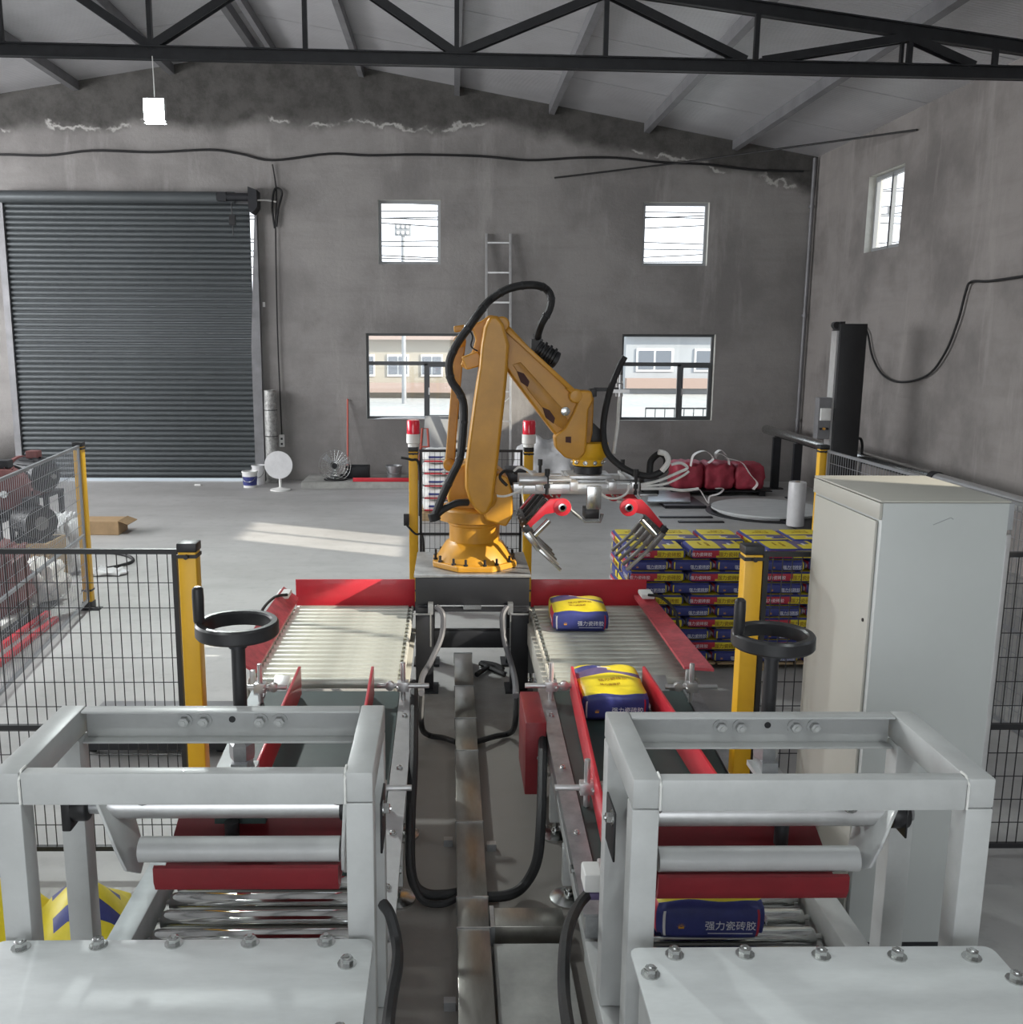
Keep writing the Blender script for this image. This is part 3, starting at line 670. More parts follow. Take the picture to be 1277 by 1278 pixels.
def press(sx, X0, X1, label):
    """X0..X1 outer faces of the portal"""
    p = thing('bag_press', label, 'machine', ((X0+X1)/2, 3.0, 0))
    YF, YB, ZT, T = 2.735, 3.285, 1.47 if sx > 0 else 1.495, .085
    def post(x, y, name='post'): return MB().box((x, y, .335), (x+T, y+T, ZT-.10)).build(name, 'grey', p, .006)
    for x in (X0, X1-T):
        post(x, YF); post(x, YB-T)
    for x in (X0, X1-T): MB().box((x, YF, ZT-.098), (x+T, YB, ZT)).build('top_beam', 'grey', p, .007)
    for y, t in ((YF, .05),): MB().box((X0+T+.002, y, ZT-.105), (X1-T-.002, y+t, ZT-.002)).build('top_beam', 'grey', p, .006)
    MB().box((X0+T+.002, YB-.012, ZT-.122), (X1-T-.002, YB-.004, ZT-.002)).box((X0+T+.002, YB-.06, ZT-.010), (X1-T-.002, YB-.0125, ZT-.002)).box((X0+T+.002, YB-.06, ZT-.122), (X1-T-.002, YB-.0125, ZT-.114)).build('channel_beam', 'grey', p, .002)
    wl = MB()
    for x in (X0+T, X1-T):
        wl.tube([(x, YF-.002, ZT-.10), (x, YF-.002, ZT-.02), (x, YF+.02, ZT+.001), (x, YF+.05, ZT+.001)], .004, 6)
    stuff(wl.build('weld_seam', 'whitehose', p))
    xm = (X0+X1)/2
    for k, dx in enumerate((-.17, -.10, .10, .17)): inst(bolt_dull, 'bolt', p, (xm+dx+.03, YB-.0125, ZT-.055), (PI/2, 0, 0))
    MB().cyl((xm+.03, YB-.0122, ZT-.05), (xm+.03, YB-.0145, ZT-.05), .012, n=12).build('hole', 'black', p)
    # bottom rails that carry the posts, and legs
    for x in (X0, X1-T):
        MB().box((x+.0, 1.7, .235), (x+T, 3.60, .333)).build('bottom_rail', 'grey', p, .005)
        for yy in (1.8, 3.0): MB().box((x+.01, yy, .0), (x+T-.01, yy+.06, .234)).build('leg', 'grey', p)
    # roller bed
    bi, bo = (X0+.10, X1-.16) if sx > 0 else (X0+.16, X1-.10)
    for x, w in ((bi-.0, .02) if sx > 0 else (bi-.10, .10), (bo, .10) if sx > 0 else (bo, .02)):
        MB().box((x, 2.55, .36), (x+w, 3.96, .50)).build('bed_side', 'palesteel' if sx < 0 else 'grey', p, .006)
    for k in range(2): MB().box((bi-.02, 2.7+k*.75, .30), (bo+.02, 2.76+k*.75, .345)).build('cross_member', 'grey', p)
    rm = MB().lathe((0, 0, 0), [(.014, -.015), (.014, .004), (.036, .005), (.042, .02), (.042, bo-bi-.075), (.036, bo-bi-.06), (.014, bo-bi-.059), (.014, bo-bi-.03)], 20, (1, 0, 0)).mesh('roller', 'chrome')
    for k in range(11): inst(rm, 'roller', p, (bi+.025, 2.62+k*.13, .395))
    # swing press: shaft with bearings, two arm plates, tubes, red pressing pan
    ys, zs = 3.10, 1.165 if sx > 0 else 1.20
    a0, a1 = (X0+T+.03, X1-T-.19) if sx > 0 else (X0+T+.235, X1-T-.03)
    MB().cyl((X0+T-.02, ys, zs), (X1-T+.02, ys, zs), .026, n=16).build('press_shaft', 'galv', p)
    for x, s in ((X0+T, 1), (X1-T, -1)):
        MB().box((x-.02, ys-.05, zs-.07), (x+s*.012, ys+.05, zs+.04)).lathe((x+s*.03, ys, zs), [(.050, -.03), (.050, .03), (.036, .035)], 20, (1, 0, 0)).build('bearing', 'black', p, .006)
        if s == sx:      # the bearing plate shows only on the side by the cable tray
            MB().box((x-s*T, ys-.11, zs-.12), (x-s*(T+.008), ys+.05, zs+.06)).build('bearing_plate', 'black', p, .003)
            inst(bolt_big, 'bolt', p, (x-s*(T+.008), ys-.08, zs+.03), (0, -s*PI/2, 0))
    MB().cyl((a0-(.12 if sx < 0 else 0)+.02, ys-.0, zs+.005), (a1+(.12 if sx > 0 else 0)-.02, ys, zs+.005), .046, n=20).build('press_tube', 'alu', p)
    lt = V((0, 2.99, 1.058 if sx > 0 else 1.10))
    MB().cyl((a0+.03, lt.y, lt.z), (a1-.02, lt.y, lt.z), .042, n=20).build('press_tube', 'grey', p)
    MB().cyl((a0, 3.20, 1.13), (a1, 3.20, 1.13), .02, n=12).box((xm-.02, 3.16, 1.10), (xm+.16, 3.22, 1.165)).build('tie_rod', 'belt', p)
    MB().cyl((xm+.05, 3.12, 1.04), (xm+.05, 3.12, 1.13), .025, n=12).build('stop_knob', 'black', p)
    for x in (a0, a1-.012):
        far_ = (x < a0+.01) if sx < 0 else (x > a1-.05)
        o_ = sx*.13 if far_ else 0          # the outer arm plate splays out toward its bearing
        MB().prism([(x+o_, ys-.07, zs+.05), (x+o_, ys+.06, zs+.05), (x+o_*.8, ys+.16, zs-.03), (x-o_*.05, ys-.02, 1.03), (x-o_*.1, ys-.10, 1.005), (x+o_*.1, ys-.16, 1.05), (x+o_*.3, ys-.16, 1.12)], (.012, 0, 0)).build('arm_plate', 'grey', p, .003)
    for x in (a0+.02, a1-.04): inst(bolt_big, 'bolt', p, (x+.01, ys-.045, zs+.05), (.5, 0, 0))
    # curved red pan, its lip turned up toward the viewer
    prof = [(3.46, 1.09), (3.36, 1.07), (3.22, 1.03), (3.10, .975), (3.02, .935), (2.965, .93), (2.935, .945), (2.92, .98), (2.92, 1.03)]
    if sx < 0: prof = [(y, z+.04) for y, z in prof]
    outer = [(a0+.02 if sx > 0 else a0+.09, y, z) for y, z in prof]; w = a1-a0-.09 if sx > 0 else a1-a0-.11
    mb = MB(); inner = [(x, y+(.014 if y < 2.95 else .004), z+(.014 if y > 2.93 else .004)) for x, y, z in outer]
    mb.prism(outer+inner[::-1], (w, 0, 0)); mb.build('press_pan', 'darkred', p)
    MB().box((outer[0][0], 3.40, outer[0][2]+.012), (outer[0][0]+w, 3.47, outer[0][2]+.034)).build('pan_lip', 'red', p, .004)
    # height screw with handwheel behind the portal
    hx, hy = (at(296, 780, y=3.40).x, 3.40) if sx < 0 else (at(965, 795, y=3.40).x, 3.40)
    hz = at(294, 783, y=3.40).z if sx < 0 else at(965, 797, y=3.40).z
    MB().lathe((hx, hy, .98), [(.026, 0), (.026, hz-.98-.05)], 16).build('screw_spindle', 'black', p)
    MB().lathe((hx, hy, 1.24), [(.045, 0), (.048, .02), (.048, .06), (.035, .075)], 6).box((hx-.03, hy-.06, 1.20), (hx+.03, hy+.05, 1.24)).build('spindle_nut', 'galv', p)
    MB().box((hx-.05, YB, 1.18), (hx+.05, hy+.06, 1.20)).build('spindle_bracket', 'grey', p)
    handwheel(p, hx, hy, hz)
    return p
press(-1, -1.39, -.235, 'grey portal bag press with roller bed, left of the cable tray, no bag under it')
press(1, .56, 1.68, 'grey portal bag press with a bag under its red pan, right of the cable tray')

# flat cover plates close to the viewer
def cover(x0, x1, pts, label, yedge=2.63):
    c = thing('machine_cover', label, 'machine', ((x0+x1)/2, 2.0, .9))
    z = .952
    mb = MB(); r = .03
    poly = [(x0, 1.25, z)] + [(x0+r-r*math.cos(a), yedge-r+r*math.sin(a), z) for a in (0, PI/6, PI/3, PI/2)] + [(x1-r+r*math.sin(a), yedge-r+r*math.cos(a), z) for a in (0, PI/6, PI/3, PI/2)] + [(x1, 1.25, z)]
    mb.prism(poly, (0, 0, -.012)); mb.build('cover_plate', 'greyplate', c, .003)
    MB().box((x0+.03, 1.28, .60), (x1-.03, yedge-.03, .938)).build('housing', 'grey', c, .004)
    for (xx, yy) in ((x0+.08, 1.35), (x1-.16, 1.35), (x0+.10, 2.45), (x1-.18, 2.45)): MB().box((xx, yy, 0), (xx+.07, yy+.07, .60)).build('leg', 'grey', c)
    for (px, py) in pts:
        q = at(px, py, z=z); inst(bolt_big, 'bolt', c, (q.x, q.y, z))
    return c
cover(-1.40, -.237, [(26, 1183), (123, 1180), (217, 1178), (312, 1177), (407, 1176), (433, 1203), (424, 1290)], 'bare grey bolted cover plate at the lower left corner of the picture', 2.715)
cover(.552, 1.675, [(812, 1216), (842, 1192), (930, 1191), (1025, 1193), (1120, 1194), (1213, 1195), (1268, 1223)], 'grey bolted cover plate at the lower right, in front of the bag press', 2.665)

# ------------------------------------------------------------------ floor cable tray
ct = thing('cable_tray', 'steel cable tray running along the floor between the two conveyors', 'tray', (.11, 5, 0))
segs = [8.0, 7.2, 6.55, 6.0, 5.05, 4.30, 4.05, 3.4, 2.5]
for a, b in zip(segs, segs[1:]):
    MB().box((.035, b+.003, 0), (.185, a-.003, .095)).build('tray_section', 'ductm', ct, .003)
    MB().box((.031, a-.006, 0), (.189, a+.006, .098)).build('joint_lip', 'galv', ct)
MB().box((.192, 4.06, 0), (.54, 4.21, .095)).build('branch_section', 'ductm', ct, .003)
MB().box((.19, 4.05, 0), (.21, 4.22, .10)).build('joint_lip', 'galv', ct)
for (x, y) in ((-.01, 4.95), (.23, 4.9), (.0, 3.62)): MB().box((x-.025, y-.01, 0), (x+.025, y+.03, .04)).build('tray_bracket', 'galv', ct)
tag(MB().box((.20, 2.3, 0), (.54, 4.0, .05)).build('floor_slab', 'concrete_l', None, .006), 'pale concrete pad beside the cable tray, near the lower edge', 'slab')

# ------------------------------------------------------------------ robot stand
st = thing('robot_stand', 'black welded steel stand carrying the yellow robot', 'stand', (.17, 7.7, 0))
sx0, sx1, sy0, sy1 = -.285, .63, 7.30, 8.10
MB().box((sx0, sy0, .945), (sx1, sy1, .972)).build('top_plate', 'galv', st, .003)
MB().box((sx0+.01, sy0+.01, .72), (sx1-.01, sy0+.06, .944)).build('apron', 'charcoal', st, .004)
MB().box((sx0+.01, sy1-.06, .72), (sx1-.01, sy1-.01, .944)).build('apron', 'charcoal', st, .004)
for x in (sx0+.01, sx1-.06): MB().box((x, sy0+.061, .72), (x+.05, sy1-.061, .944)).build('apron', 'charcoal', st, .004)
for x in (sx0+.01, sx1-.15):
    for y in (sy0+.01, sy1-.15): MB().box((x, y, .02), (x+.14, y+.14, .719)).build('leg', 'charcoal', st, .005); 
for x in (sx0-.03, sx1-.19):
    for y in (sy0-.03, sy1-.19): MB().box((x, y, 0), (x+.22, y+.22, .019)).build('foot_plate', 'charcoal', st)
MB().box((sx0+.151, sy0+.04, .36), (sx1-.151, sy0+.12, .50)).build('cross_beam', 'charcoal', st, .004)
MB().box((sx0+.03, sy0-.035, .68), (sx1-.03, sy0+.009, .71)).build('front_bar', 'charcoal', st)
MB().box((.10, sy0-.04, .70), (.24, sy0+.005, .735)).build('latch', 'steel', st)
for s, x in ((-1, sx0+.13), (1, sx1-.16)):
    MB().box((x-.02, sy0-.05, .66), (x+.02, sy0+.009, .75)).bar((x, sy0-.05, .665), (x-(-s)*.14, sy0-.05, .665), .012, .012).cyl((x, sy0-.05, .68), (x, sy0-.05, .40), .006, n=6).build('hose_bracket', 'galv', st)
def cable(name, pts, r, material, label, cat, n=6, parent=None, grp=None):
    o = MB().tube(spline(pts, n), r, 8).build(name, material, parent)
    return o if parent is not None else tag(o, label, cat, grp)
cable('hose', [at(545, 757, y=7.2), at(553, 768, y=7.15), at(551, 795, y=7.1), at(538, 825, y=6.9), at(527, 845, y=6.5), at(526, 865, y=6.0)], .022, 'greyhose', 'grey hose bending down from the stand toward the left roller table', 'hose')
cable('hose', [at(633, 757, y=7.2), at(627, 770, y=7.15), at(630, 800, y=7.1), at(638, 828, y=6.9), at(643, 850, y=6.5), at(644, 868, y=6.0)], .022, 'greyhose', 'grey hose bending down from the stand toward the right roller table', 'hose')
# cable bundles that drop from the conveyors and cross to the tray
cable('cable_bundle', [at(517, 862, y=5.7), at(516, 950, y=4.9), at(513, 1010, y=4.65), at(512, 1070, y=4.5), at(517, 1103, y=4.42), at(533, 1116, z=.05), at(556, 1117, z=.05), at(573, 1114, z=.05)], .026, 'rubber', 'black cable bundle looping from the left conveyor down to the cable tray', 'cable')
cable('cable_bundle', [at(514, 960, y=4.86), at(511, 1030, y=4.56), at(512, 1085, y=4.42), at(526, 1122, z=.05), at(552, 1128, z=.04), at(574, 1118, z=.05)], .018, 'rubber', 'thinner black cable beside the bundle left of the cable tray', 'cable')
cable('cable_bundle', [at(678, 880, y=5.6), at(677, 960, y=4.95), at(675, 1030, y=4.58), at(670, 1075, y=4.48), at(655, 1104, z=.06), at(635, 1117, z=.05), at(603, 1120, z=.05)], .026, 'rubber', 'black cable bundle looping from the right conveyor down to the cable tray', 'cable')
cable('cable_bundle', [at(527, 868, y=6.2), at(526, 905, y=6.1), at(534, 917, z=.04), at(553, 921, z=.04), at(569, 926, z=.05)], .02, 'rubber', 'black cable from the left roller table to the tray, behind the big loop', 'cable')
cable('cable_bundle', [at(644, 868, y=6.2), at(643, 903, y=6.1), at(636, 915, z=.04), at(618, 919, z=.04), at(594, 926, z=.05)], .02, 'rubber', 'black cable from the right roller table to the tray, behind the big loop', 'cable')
tag(MB().tube(spline([at(595, 842, z=.03), at(612, 832, z=.03), at(628, 836, z=.02), at(618, 830, z=.04), at(600, 828, z=.03), at(630, 842, z=.02)], 5), .022, 7).build('cable_coil', 'rubber'), 'dark coil of cable ends on the floor under the robot stand', 'cable')
# black power hoses at the presses
cable('power_cable', [at(478, 1128, y=2.70), at(487, 1142, y=2.66), at(495, 1175, y=2.62), at(496, 1205, y=2.5), at(488, 1250, y=2.35), at(480, 1320, y=2.1)], .018, 'rubber', 'thick black power cable hanging beside the left press post', 'cable')
cable('power_cable', [at(738, 1112, y=3.55), at(722, 1130, y=3.45), at(709, 1160, y=3.2), at(704, 1200, y=3.0), at(705, 1250, y=2.8), at(716, 1320, y=2.4)], .022, 'rubber', 'thick black power cable curving down from the white connector right of the tray', 'cable')
pc = thing('cable_connector', 'white and green cable connector box at the foot of the right conveyor rail', 'connector', at(738, 1100, y=3.56))
q = at(738, 1098, y=3.56)
MB().box((q.x-.035, q.y-.05, q.z-.03), (q.x+.04, q.y+.06, q.z+.05)).build('shell', 'white', pc, .01)
MB().box((q.x-.03, q.y-.052, q.z-.06), (q.x+.03, q.y+.02, q.z-.031)).build('gland', 'bpurple', pc, .005)
# ================================================================== THE ROBOT
RY = 7.70
rc = at(592, 690, y=RY); rcx = rc.x
rb = thing('palletizing_robot', 'yellow palletizing robot arm standing on the black stand between the conveyors', 'robot', (rcx, RY, .972))
def P(pts, y): return [at(a, b, y=y) for a, b in pts]
def slab(name, pts, y0, y1, m, bevel=.012, parent=rb, seg=3):
    # outline at its own depth, real thickness toward the back
    return MB().prism(P(pts, y0), (0, y1-y0, 0)).build(name, m, parent, bevel, seg)
oct_ = [(math.cos(PI/8+k*PI/4), math.sin(PI/8+k*PI/4)) for k in range(8)]
mb = MB(); mb.prism([(rcx+.365*c, RY-.02+.365*s, .973) for c, s in oct_], (0, 0, .05)); mb.build('base_flange', 'orange', rb, .012)
MB().lathe((rcx, RY-.02, 0), [(.315, 1.022), (.30, 1.05), (.235, 1.155), (.205, 1.175), (.205, 1.30), (.215, 1.31), (.215, 1.33)], 40).build('base_column', 'orange', rb, ang=30)
for k in range(8):
    a = PI/8+k*PI/4
    for d in (-.16, .16): inst(bolt_big, 'bolt', rb, (rcx+.325*math.cos(a+d), RY-.02+.325*math.sin(a+d), 1.022), (0, 0, 0))
M['blackbolt'] = M['black']
bb = MB().lathe((0, 0, 0), [(.018, 0), (.018, .012), (.010, .013), (.010, .05), (.006, .052)], 8).mesh('anchor_bolt', 'black')
for o in [c for c in rb.children if c.name.startswith('bolt')]: o.data = bb; o.name = 'anchor_bolt'
MB().lathe((rcx-.01, RY, 0), [(.24, 1.331), (.285, 1.345), (.285, 1.43), (.27, 1.445)], 40).build('turret', 'orange2', rb, ang=30)
# shoulder housing
slab('shoulder_housing', [(563, 641), (558, 622), (561, 600), (572, 582), (590, 575), (618, 582), (632, 594), (640, 612), (641, 640), (634, 655), (600, 650)], RY-.10, RY+.24, 'orange', .025)
slab('shoulder_cheek', [(606, 650), (603, 640), (614, 600), (622, 590), (634, 596), (640, 615), (640, 645), (632, 658)], RY-.30, RY-.105, 'orange', .02)
MB().lathe(at(607, 622, y=RY-.31), [(.085, -.03), (.085, 0), (.07, .015), (.05, .02)], 24, (0, -1, 0)).build('joint_cover', 'orange2', rb)
# lower arm, with a proud inner web
slab('lower_arm', [(593, 636), (601, 644), (609, 641), (616, 626), (621, 585), (626, 540), (631, 495), (634, 462), (636, 430), (629, 404), (620, 393), (611, 395), (605, 408), (601, 430), (598, 460), (592, 500), (586, 545), (581, 585), (581, 610), (586, 626)], RY-.36, RY-.12, 'orange', .03)
# rear parallel rod and upper triangle link
slab('parallel_rod', [(555, 583), (556, 572), (560, 520), (565, 460), (567, 425), (575, 420), (582, 426), (577, 462), (572, 520), (568, 572), (566, 583), (560, 588)], RY+.06, RY+.13, 'orange2', .012)
for a, b in ((561, 580), (574, 426)): MB().lathe(at(a, b, y=RY+.05), [(.05, -.10), (.05, .02), (.03, .03)], 20, (0, -1, 0)).build('rod_bearing', 'orange2', rb)
slab('triangle_link', [(566, 407), (590, 404), (600, 401), (611, 393), (619, 394), (618, 405), (604, 424), (600, 446), (596, 456), (581, 461), (575, 456), (579, 447), (589, 440), (594, 424), (590, 412), (567, 415)], RY-.10, RY+.04, 'orange', .012)
slab('link_block', [(576, 446), (596, 438), (602, 446), (600, 457), (582, 462)], RY-.24, RY-.10, 'orange', .012)
# forearm with two hollows and the tie rod along its top
slab('forearm', [(612, 396), (619, 393), (627, 398), (641, 412), (668, 441), (706, 479), (722, 489), (734, 492), (737, 503), (731, 522), (717, 541), (703, 548), (692, 542), (668, 510), (641, 474), (626, 452), (619, 425)], RY-.20, RY+.08, 'orange', .025)
slab('forearm_panel', [(640, 455), (650, 452), (700, 508), (712, 530), (704, 537), (694, 530), (660, 488)], RY-.212, RY-.201, 'orange2', .008)
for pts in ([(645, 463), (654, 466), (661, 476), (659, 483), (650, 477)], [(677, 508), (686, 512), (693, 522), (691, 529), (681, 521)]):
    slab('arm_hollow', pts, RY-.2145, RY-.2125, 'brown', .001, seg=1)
MB().bar(at(633, 412, y=RY-.235), at(716, 488, y=RY-.235), .035, .035, (0, 1, 0)).build('tie_rod', 'orange', rb, .006)
for a, b, r in ((626, 405, .06), (718, 494, .055)): MB().lathe(at(a, b, y=RY-.20), [(r, 0), (r, .05), (r*.8, .062), (r*.35, .064)], 24, (0, -1, 0)).build('rod_bearing', 'orange', rb)
MB().lathe(at(705, 513, y=RY-.263+.06), [(.035, 0), (.035, .05), (.02, .055)], 20, (0, -1, 0)).build('pivot_cap', 'steel', rb)
# drive motor behind the forearm
mc = at(678, 442, y=RY+.12)
mb = MB()
for k in range(7): mb.lathe(mc+V((-.06+.02*k, 0, .05-.012*k)), [(.085 if k % 2 == 0 else .07, 0), (.085 if k % 2 == 0 else .07, .018)], 16, (.85, 0, -.5))
mb.lathe(mc+V((.08, 0, -.04)), [(.075, 0), (.075, .03), (.05, .04)], 16, (.85, 0, -.5)); mb.box(mc+V((-.10, -.05, .03)), mc+V((-.01, .05, .12)))
mb.build('drive_motor', 'black', rb)
# wrist
slab('wrist_bracket', [(705, 484), (722, 487), (739, 488), (741, 500), (735, 512), (733, 545), (731, 566), (722, 575), (706, 572), (694, 560), (692, 545), (705, 535), (716, 515), (722, 500)], RY-.26, RY-.10, 'orange', .018)
slab('wrist_block', [(736, 492), (742, 494), (740, 540), (733, 575), (722, 580), (722, 520)], RY-.10, RY+.14, 'orange2', .015)
slab('wrist_clip', [(737, 486), (745, 485), (745, 495), (737, 496)], RY-.16, RY-.06, 'black', .004)
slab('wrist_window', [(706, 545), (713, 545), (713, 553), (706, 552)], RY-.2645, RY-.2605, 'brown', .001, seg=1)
fz = at(734, 575, y=RY); fx = fz.x
MB().lathe((fx, RY, 0), [(.10, fz.z-.04), (.125, fz.z-.03), (.128, fz.z+.02), (.150, fz.z+.04), (.158, fz.z+.06), (.158, fz.z+.15), (.145, fz.z+.155)], 32).build('wrist_flange', 'yellow', rb)
for k in range(10): inst(bolt_me, 'flange_bolt', rb, (fx+.127*math.cos(k*PI/5), RY+.127*math.sin(k*PI/5), fz.z-.005), (0, PI/2, k*PI/5))
MB().lathe((fx, RY, 0), [(.115, fz.z-.095), (.115, fz.z-.041)], 32).build('tool_flange', 'black', rb)
slab('wrist_motor', [(734, 528), (741, 528), (754, 540), (754, 553), (736, 552)], RY-.02, RY+.14, 'black', .006)
# black dress pack with ties
path = [(668, 446), (670, 424), (676, 404), (685, 388), (688, 373), (682, 361), (668, 356), (648, 357), (629, 363), (610, 376), (597, 392), (584, 410), (570, 430), (561, 452), (563, 474), (574, 491), (579, 508), (578, 540), (574, 572), (564, 594), (552, 620), (542, 646)]
yy = [RY+.10]*2+[RY-.0]*4+[RY-.1]*4+[RY-.38]*12
pts = spline([at(a, b, y=y) for (a, b), y in zip(path, yy)], 5)
hp = MB().tube(pts, .031, 10).build('dress_pack', 'rubber', rb)
tb = MB()
for k in range(6, len(pts)-2, 7):
    d = (pts[k+1]-pts[k]).normalized(); tb.cyl(pts[k]-d*.008, pts[k]+d*.008, .0345, n=10)
stuff(tb.build('cable_ties', 'black', hp))
MB().tube(spline([at(542, 646, y=RY-.38), at(553, 636, y=RY-.37), at(570, 628, y=RY-.36), at(584, 627, y=RY-.32)], 5), .028, 10).build('dress_pack', 'rubber', rb)
MB().lathe(at(542, 645, y=RY-.38), [(.045, -.03), (.045, .03)], 14, (.3, 0, -1)).build('cable_gland', 'rubber', rb)
wq = [at(585, 410, y=RY-.40), at(590, 420, y=RY-.4), at(588, 432, y=RY-.4), at(596, 438, y=RY-.38)]
MB().tube(spline(wq, 5), .006, 6).build('thin_wire', 'rubber', rb)
# hose loom beside the gripper, on a thin black arm
MB().bar(at(741, 486, y=RY-.08), at(772, 486, y=RY-.08), .03, .03, (0, 1, 0)).build('hose_arm', 'black', rb)
MB().tube(spline([at(780, 445, y=RY-.08), at(773, 458, y=RY-.08), at(764, 480, y=RY-.1), at(757, 505, y=RY-.1), at(753, 535, y=RY-.12), at(757, 562, y=RY-.16), at(770, 578, y=RY-.2), at(790, 590, y=RY-.25), at(812, 594, y=RY-.3), at(829, 586, y=RY-.32), at(832, 573, y=RY-.3), at(824, 566, y=RY-.25), at(813, 575, y=RY-.2), at(811, 590, y=RY-.2), at(810, 602, y=RY-.2)], 5), .026, 10).build('hose_loom', 'rubber', rb)
MB().tube(spline([at(826, 588, y=RY-.36), at(834, 577, y=RY-.36), at(831, 567, y=RY-.3), at(822, 564, y=RY-.3)], 5), .022, 8).build('clear_hose', 'whitehose', rb)
MB().tube(spline([at(776, 475, y=RY-.02), at(773, 500, y=RY-.02), at(771, 530, y=RY), at(768, 552, y=RY), at(766, 566, y=RY)], 5), .014, 8).build('clear_hose', 'whitehose', rb)
MB().lathe(at(773, 487, y=RY-.05), [(.03, -.05), (.03, .05), (.018, .06), (.018, .12)], 12).box(at(766, 486, y=RY-.1), at(784, 490, y=RY-.04)).build('hose_coupling', 'alu', rb)

# ------------------------------------------------------------------ gripper (a part of the robot, its pieces are sub-parts)
gz = fz.z-.10
gp = MB(); gp.box((fx-.17, RY-.16, gz-.035), (fx+.17, RY+.16, gz)).prism([(fx-.17, RY-.16, gz-.036), (fx+.17, RY-.16, gz-.036), (fx+.12, RY-.16, gz-.09), (fx-.12, RY-.16, gz-.09)], (0, .32, 0))
gr = gp.build('gripper', 'alu', rb, .006)
def sub(name, mb, m, bevel=.003): return mb.build(name, m, gr, bevel)
zz = gz-.075
for dy in (-.26, .26): sub('cross_profile', MB().box((fx-.62, RY+dy-.04, zz-.05), (fx+.36, RY+dy+.04, zz+.03)).box((fx-.62, RY+dy-.045, zz-.012), (fx+.36, RY+dy+.045, zz-.004)), 'alu')
for dx in (-.42, -.15, .15, .33): sub('long_profile', MB().box((fx+dx-.03, RY-.33, zz-.02), (fx+dx+.03, RY+.33, zz+.05)), 'alu')
for dx in (-.36, .33):
    for dy in (-.32, .28):
        sub('height_stud', MB().cyl((fx+dx, RY+dy, zz-.05), (fx+dx, RY+dy, zz+.15), .014, n=10).lathe((fx+dx, RY+dy, zz+.0), [(.024, 0), (.024, .035)], 6).lathe((fx+dx, RY+dy, zz+.10), [(.02, 0), (.02, .05)], 10), 'black', 0)
for dy in (-.3, -.2): sub('air_cylinder', MB().cyl((fx-.58, RY+dy, zz+.06), (fx-.36, RY+dy, zz+.06), .045, n=14).cyl((fx-.36, RY+dy, zz+.06), (fx-.17, RY+dy, zz+.06), .018, n=10), 'alu')
sub('air_cylinder', MB().cyl((fx+.17, RY-.26, zz+.02), (fx+.36, RY-.26, zz+.02), .04, n=14), 'steel')
sub('valve_block', MB().box((fx+.40, RY-.30, zz-.05), (fx+.52, RY-.10, zz+.08)), 'black')
sub('valve_block', MB().box((fx-.66, RY-.05, zz-.02), (fx-.50, RY+.25, zz+.10)), 'charcoal')
sub('side_tray', MB().box((fx+.36, RY-.36, zz-.055), (fx+.50, RY+.2, zz-.04)), 'galv')
# centre press pad hanging down
sub('pad_bracket', MB().box((fx-.05, RY-.36, zz-.16), (fx+.06, RY-.30, zz+.02)), 'steel')
sub('pad_slide', MB().box((fx-.06, RY-.34, zz-.24), (fx+.05, RY-.18, zz-.161)), 'black')
sub('pad_hook', MB().tube([(fx-.19, RY-.33, zz-.10), (fx-.17, RY-.33, zz-.17), (fx-.06, RY-.33, zz-.26), (fx+.06, RY-.33, zz-.26), (fx+.075, RY-.33, zz-.20)], .014, 8), 'steel', 0)
# two claws: red arms, cross bars, five tines each
def claw(s):
    px0 = fx+s*.255
    yA, yB = RY-.46, RY+.22
    zc = at(774, 633, y=yA).z
    for y in (yA, yB):
        mb = MB(); mb.lathe((px0, y, zc), [(.068, -.018), (.068, .018)], 24, (0, -1, 0))
        c = [V((px0+s*.02, y, zc+.066)), V((px0+s*.10, y, zc+.06)), V((px0+s*.16, y, zc+.0)), V((px0+s*.285, y, zc-.15)), V((px0+s*.26, y, zc-.175)), V((px0+s*.13, y, zc-.055)), V((px0+s*.05, y, zc-.04))]
        mb.prism([p+V((0, -.015, 0)) for p in c], (0, .03, 0)); sub('claw_arm', mb, 'red', .004)
        sub('pivot_ring', MB().lathe((px0, y-.019, zc), [(.032, 0), (.032, .012), (.020, .014), (.020, -.0)], 14, (0, -1, 0)), 'steel', 0)
    sub('claw_shaft', MB().cyl((px0, yA, zc), (px0, yB, zc), .018, n=10), 'steel', 0)
    e = V((px0+s*.27, 0, zc-.165))
    sub('claw_bar', MB().bar((e.x, yA-.05, e.z), (e.x, yB+.05, e.z), .055, .05, (s*.6, 0, .8)), 'charcoal')
    for k in range(5):
        y = yA+.0+k*(yB-yA)/4
        t = [V((px0+s*.10, y, zc+.02)), V((e.x, y, e.z+.02)), V((e.x+s*.012, y, e.z-.03)), V((px0+s*.17, y, e.z-.17)), V((px0+s*.0, y, e.z-.33))]
        mb = MB()
        for (a, b), w in zip(zip(t[1:], t[2:]), (.05, .042, .024)): mb.bar(a, b, .032, w, (1, 0, .3))
        sub('tine', mb, 'steel' if k == 0 and s < 0 else 'tine', .003)
        if s < 0: sub('claw_rod', MB().bar(V((px0+s*.11, y+.05, zc+.03)), V((e.x-s*.01, y+.05, e.z+.01)), .04, .045, (0, 1, 0)), 'black', 0)
    sub('air_cylinder', MB().cyl((px0+s*.10, yA-.02, zc-.10), (px0+s*.21, yA-.02, zc-.215), .022, n=12), 'steel', 0)
claw(-1); claw(1)
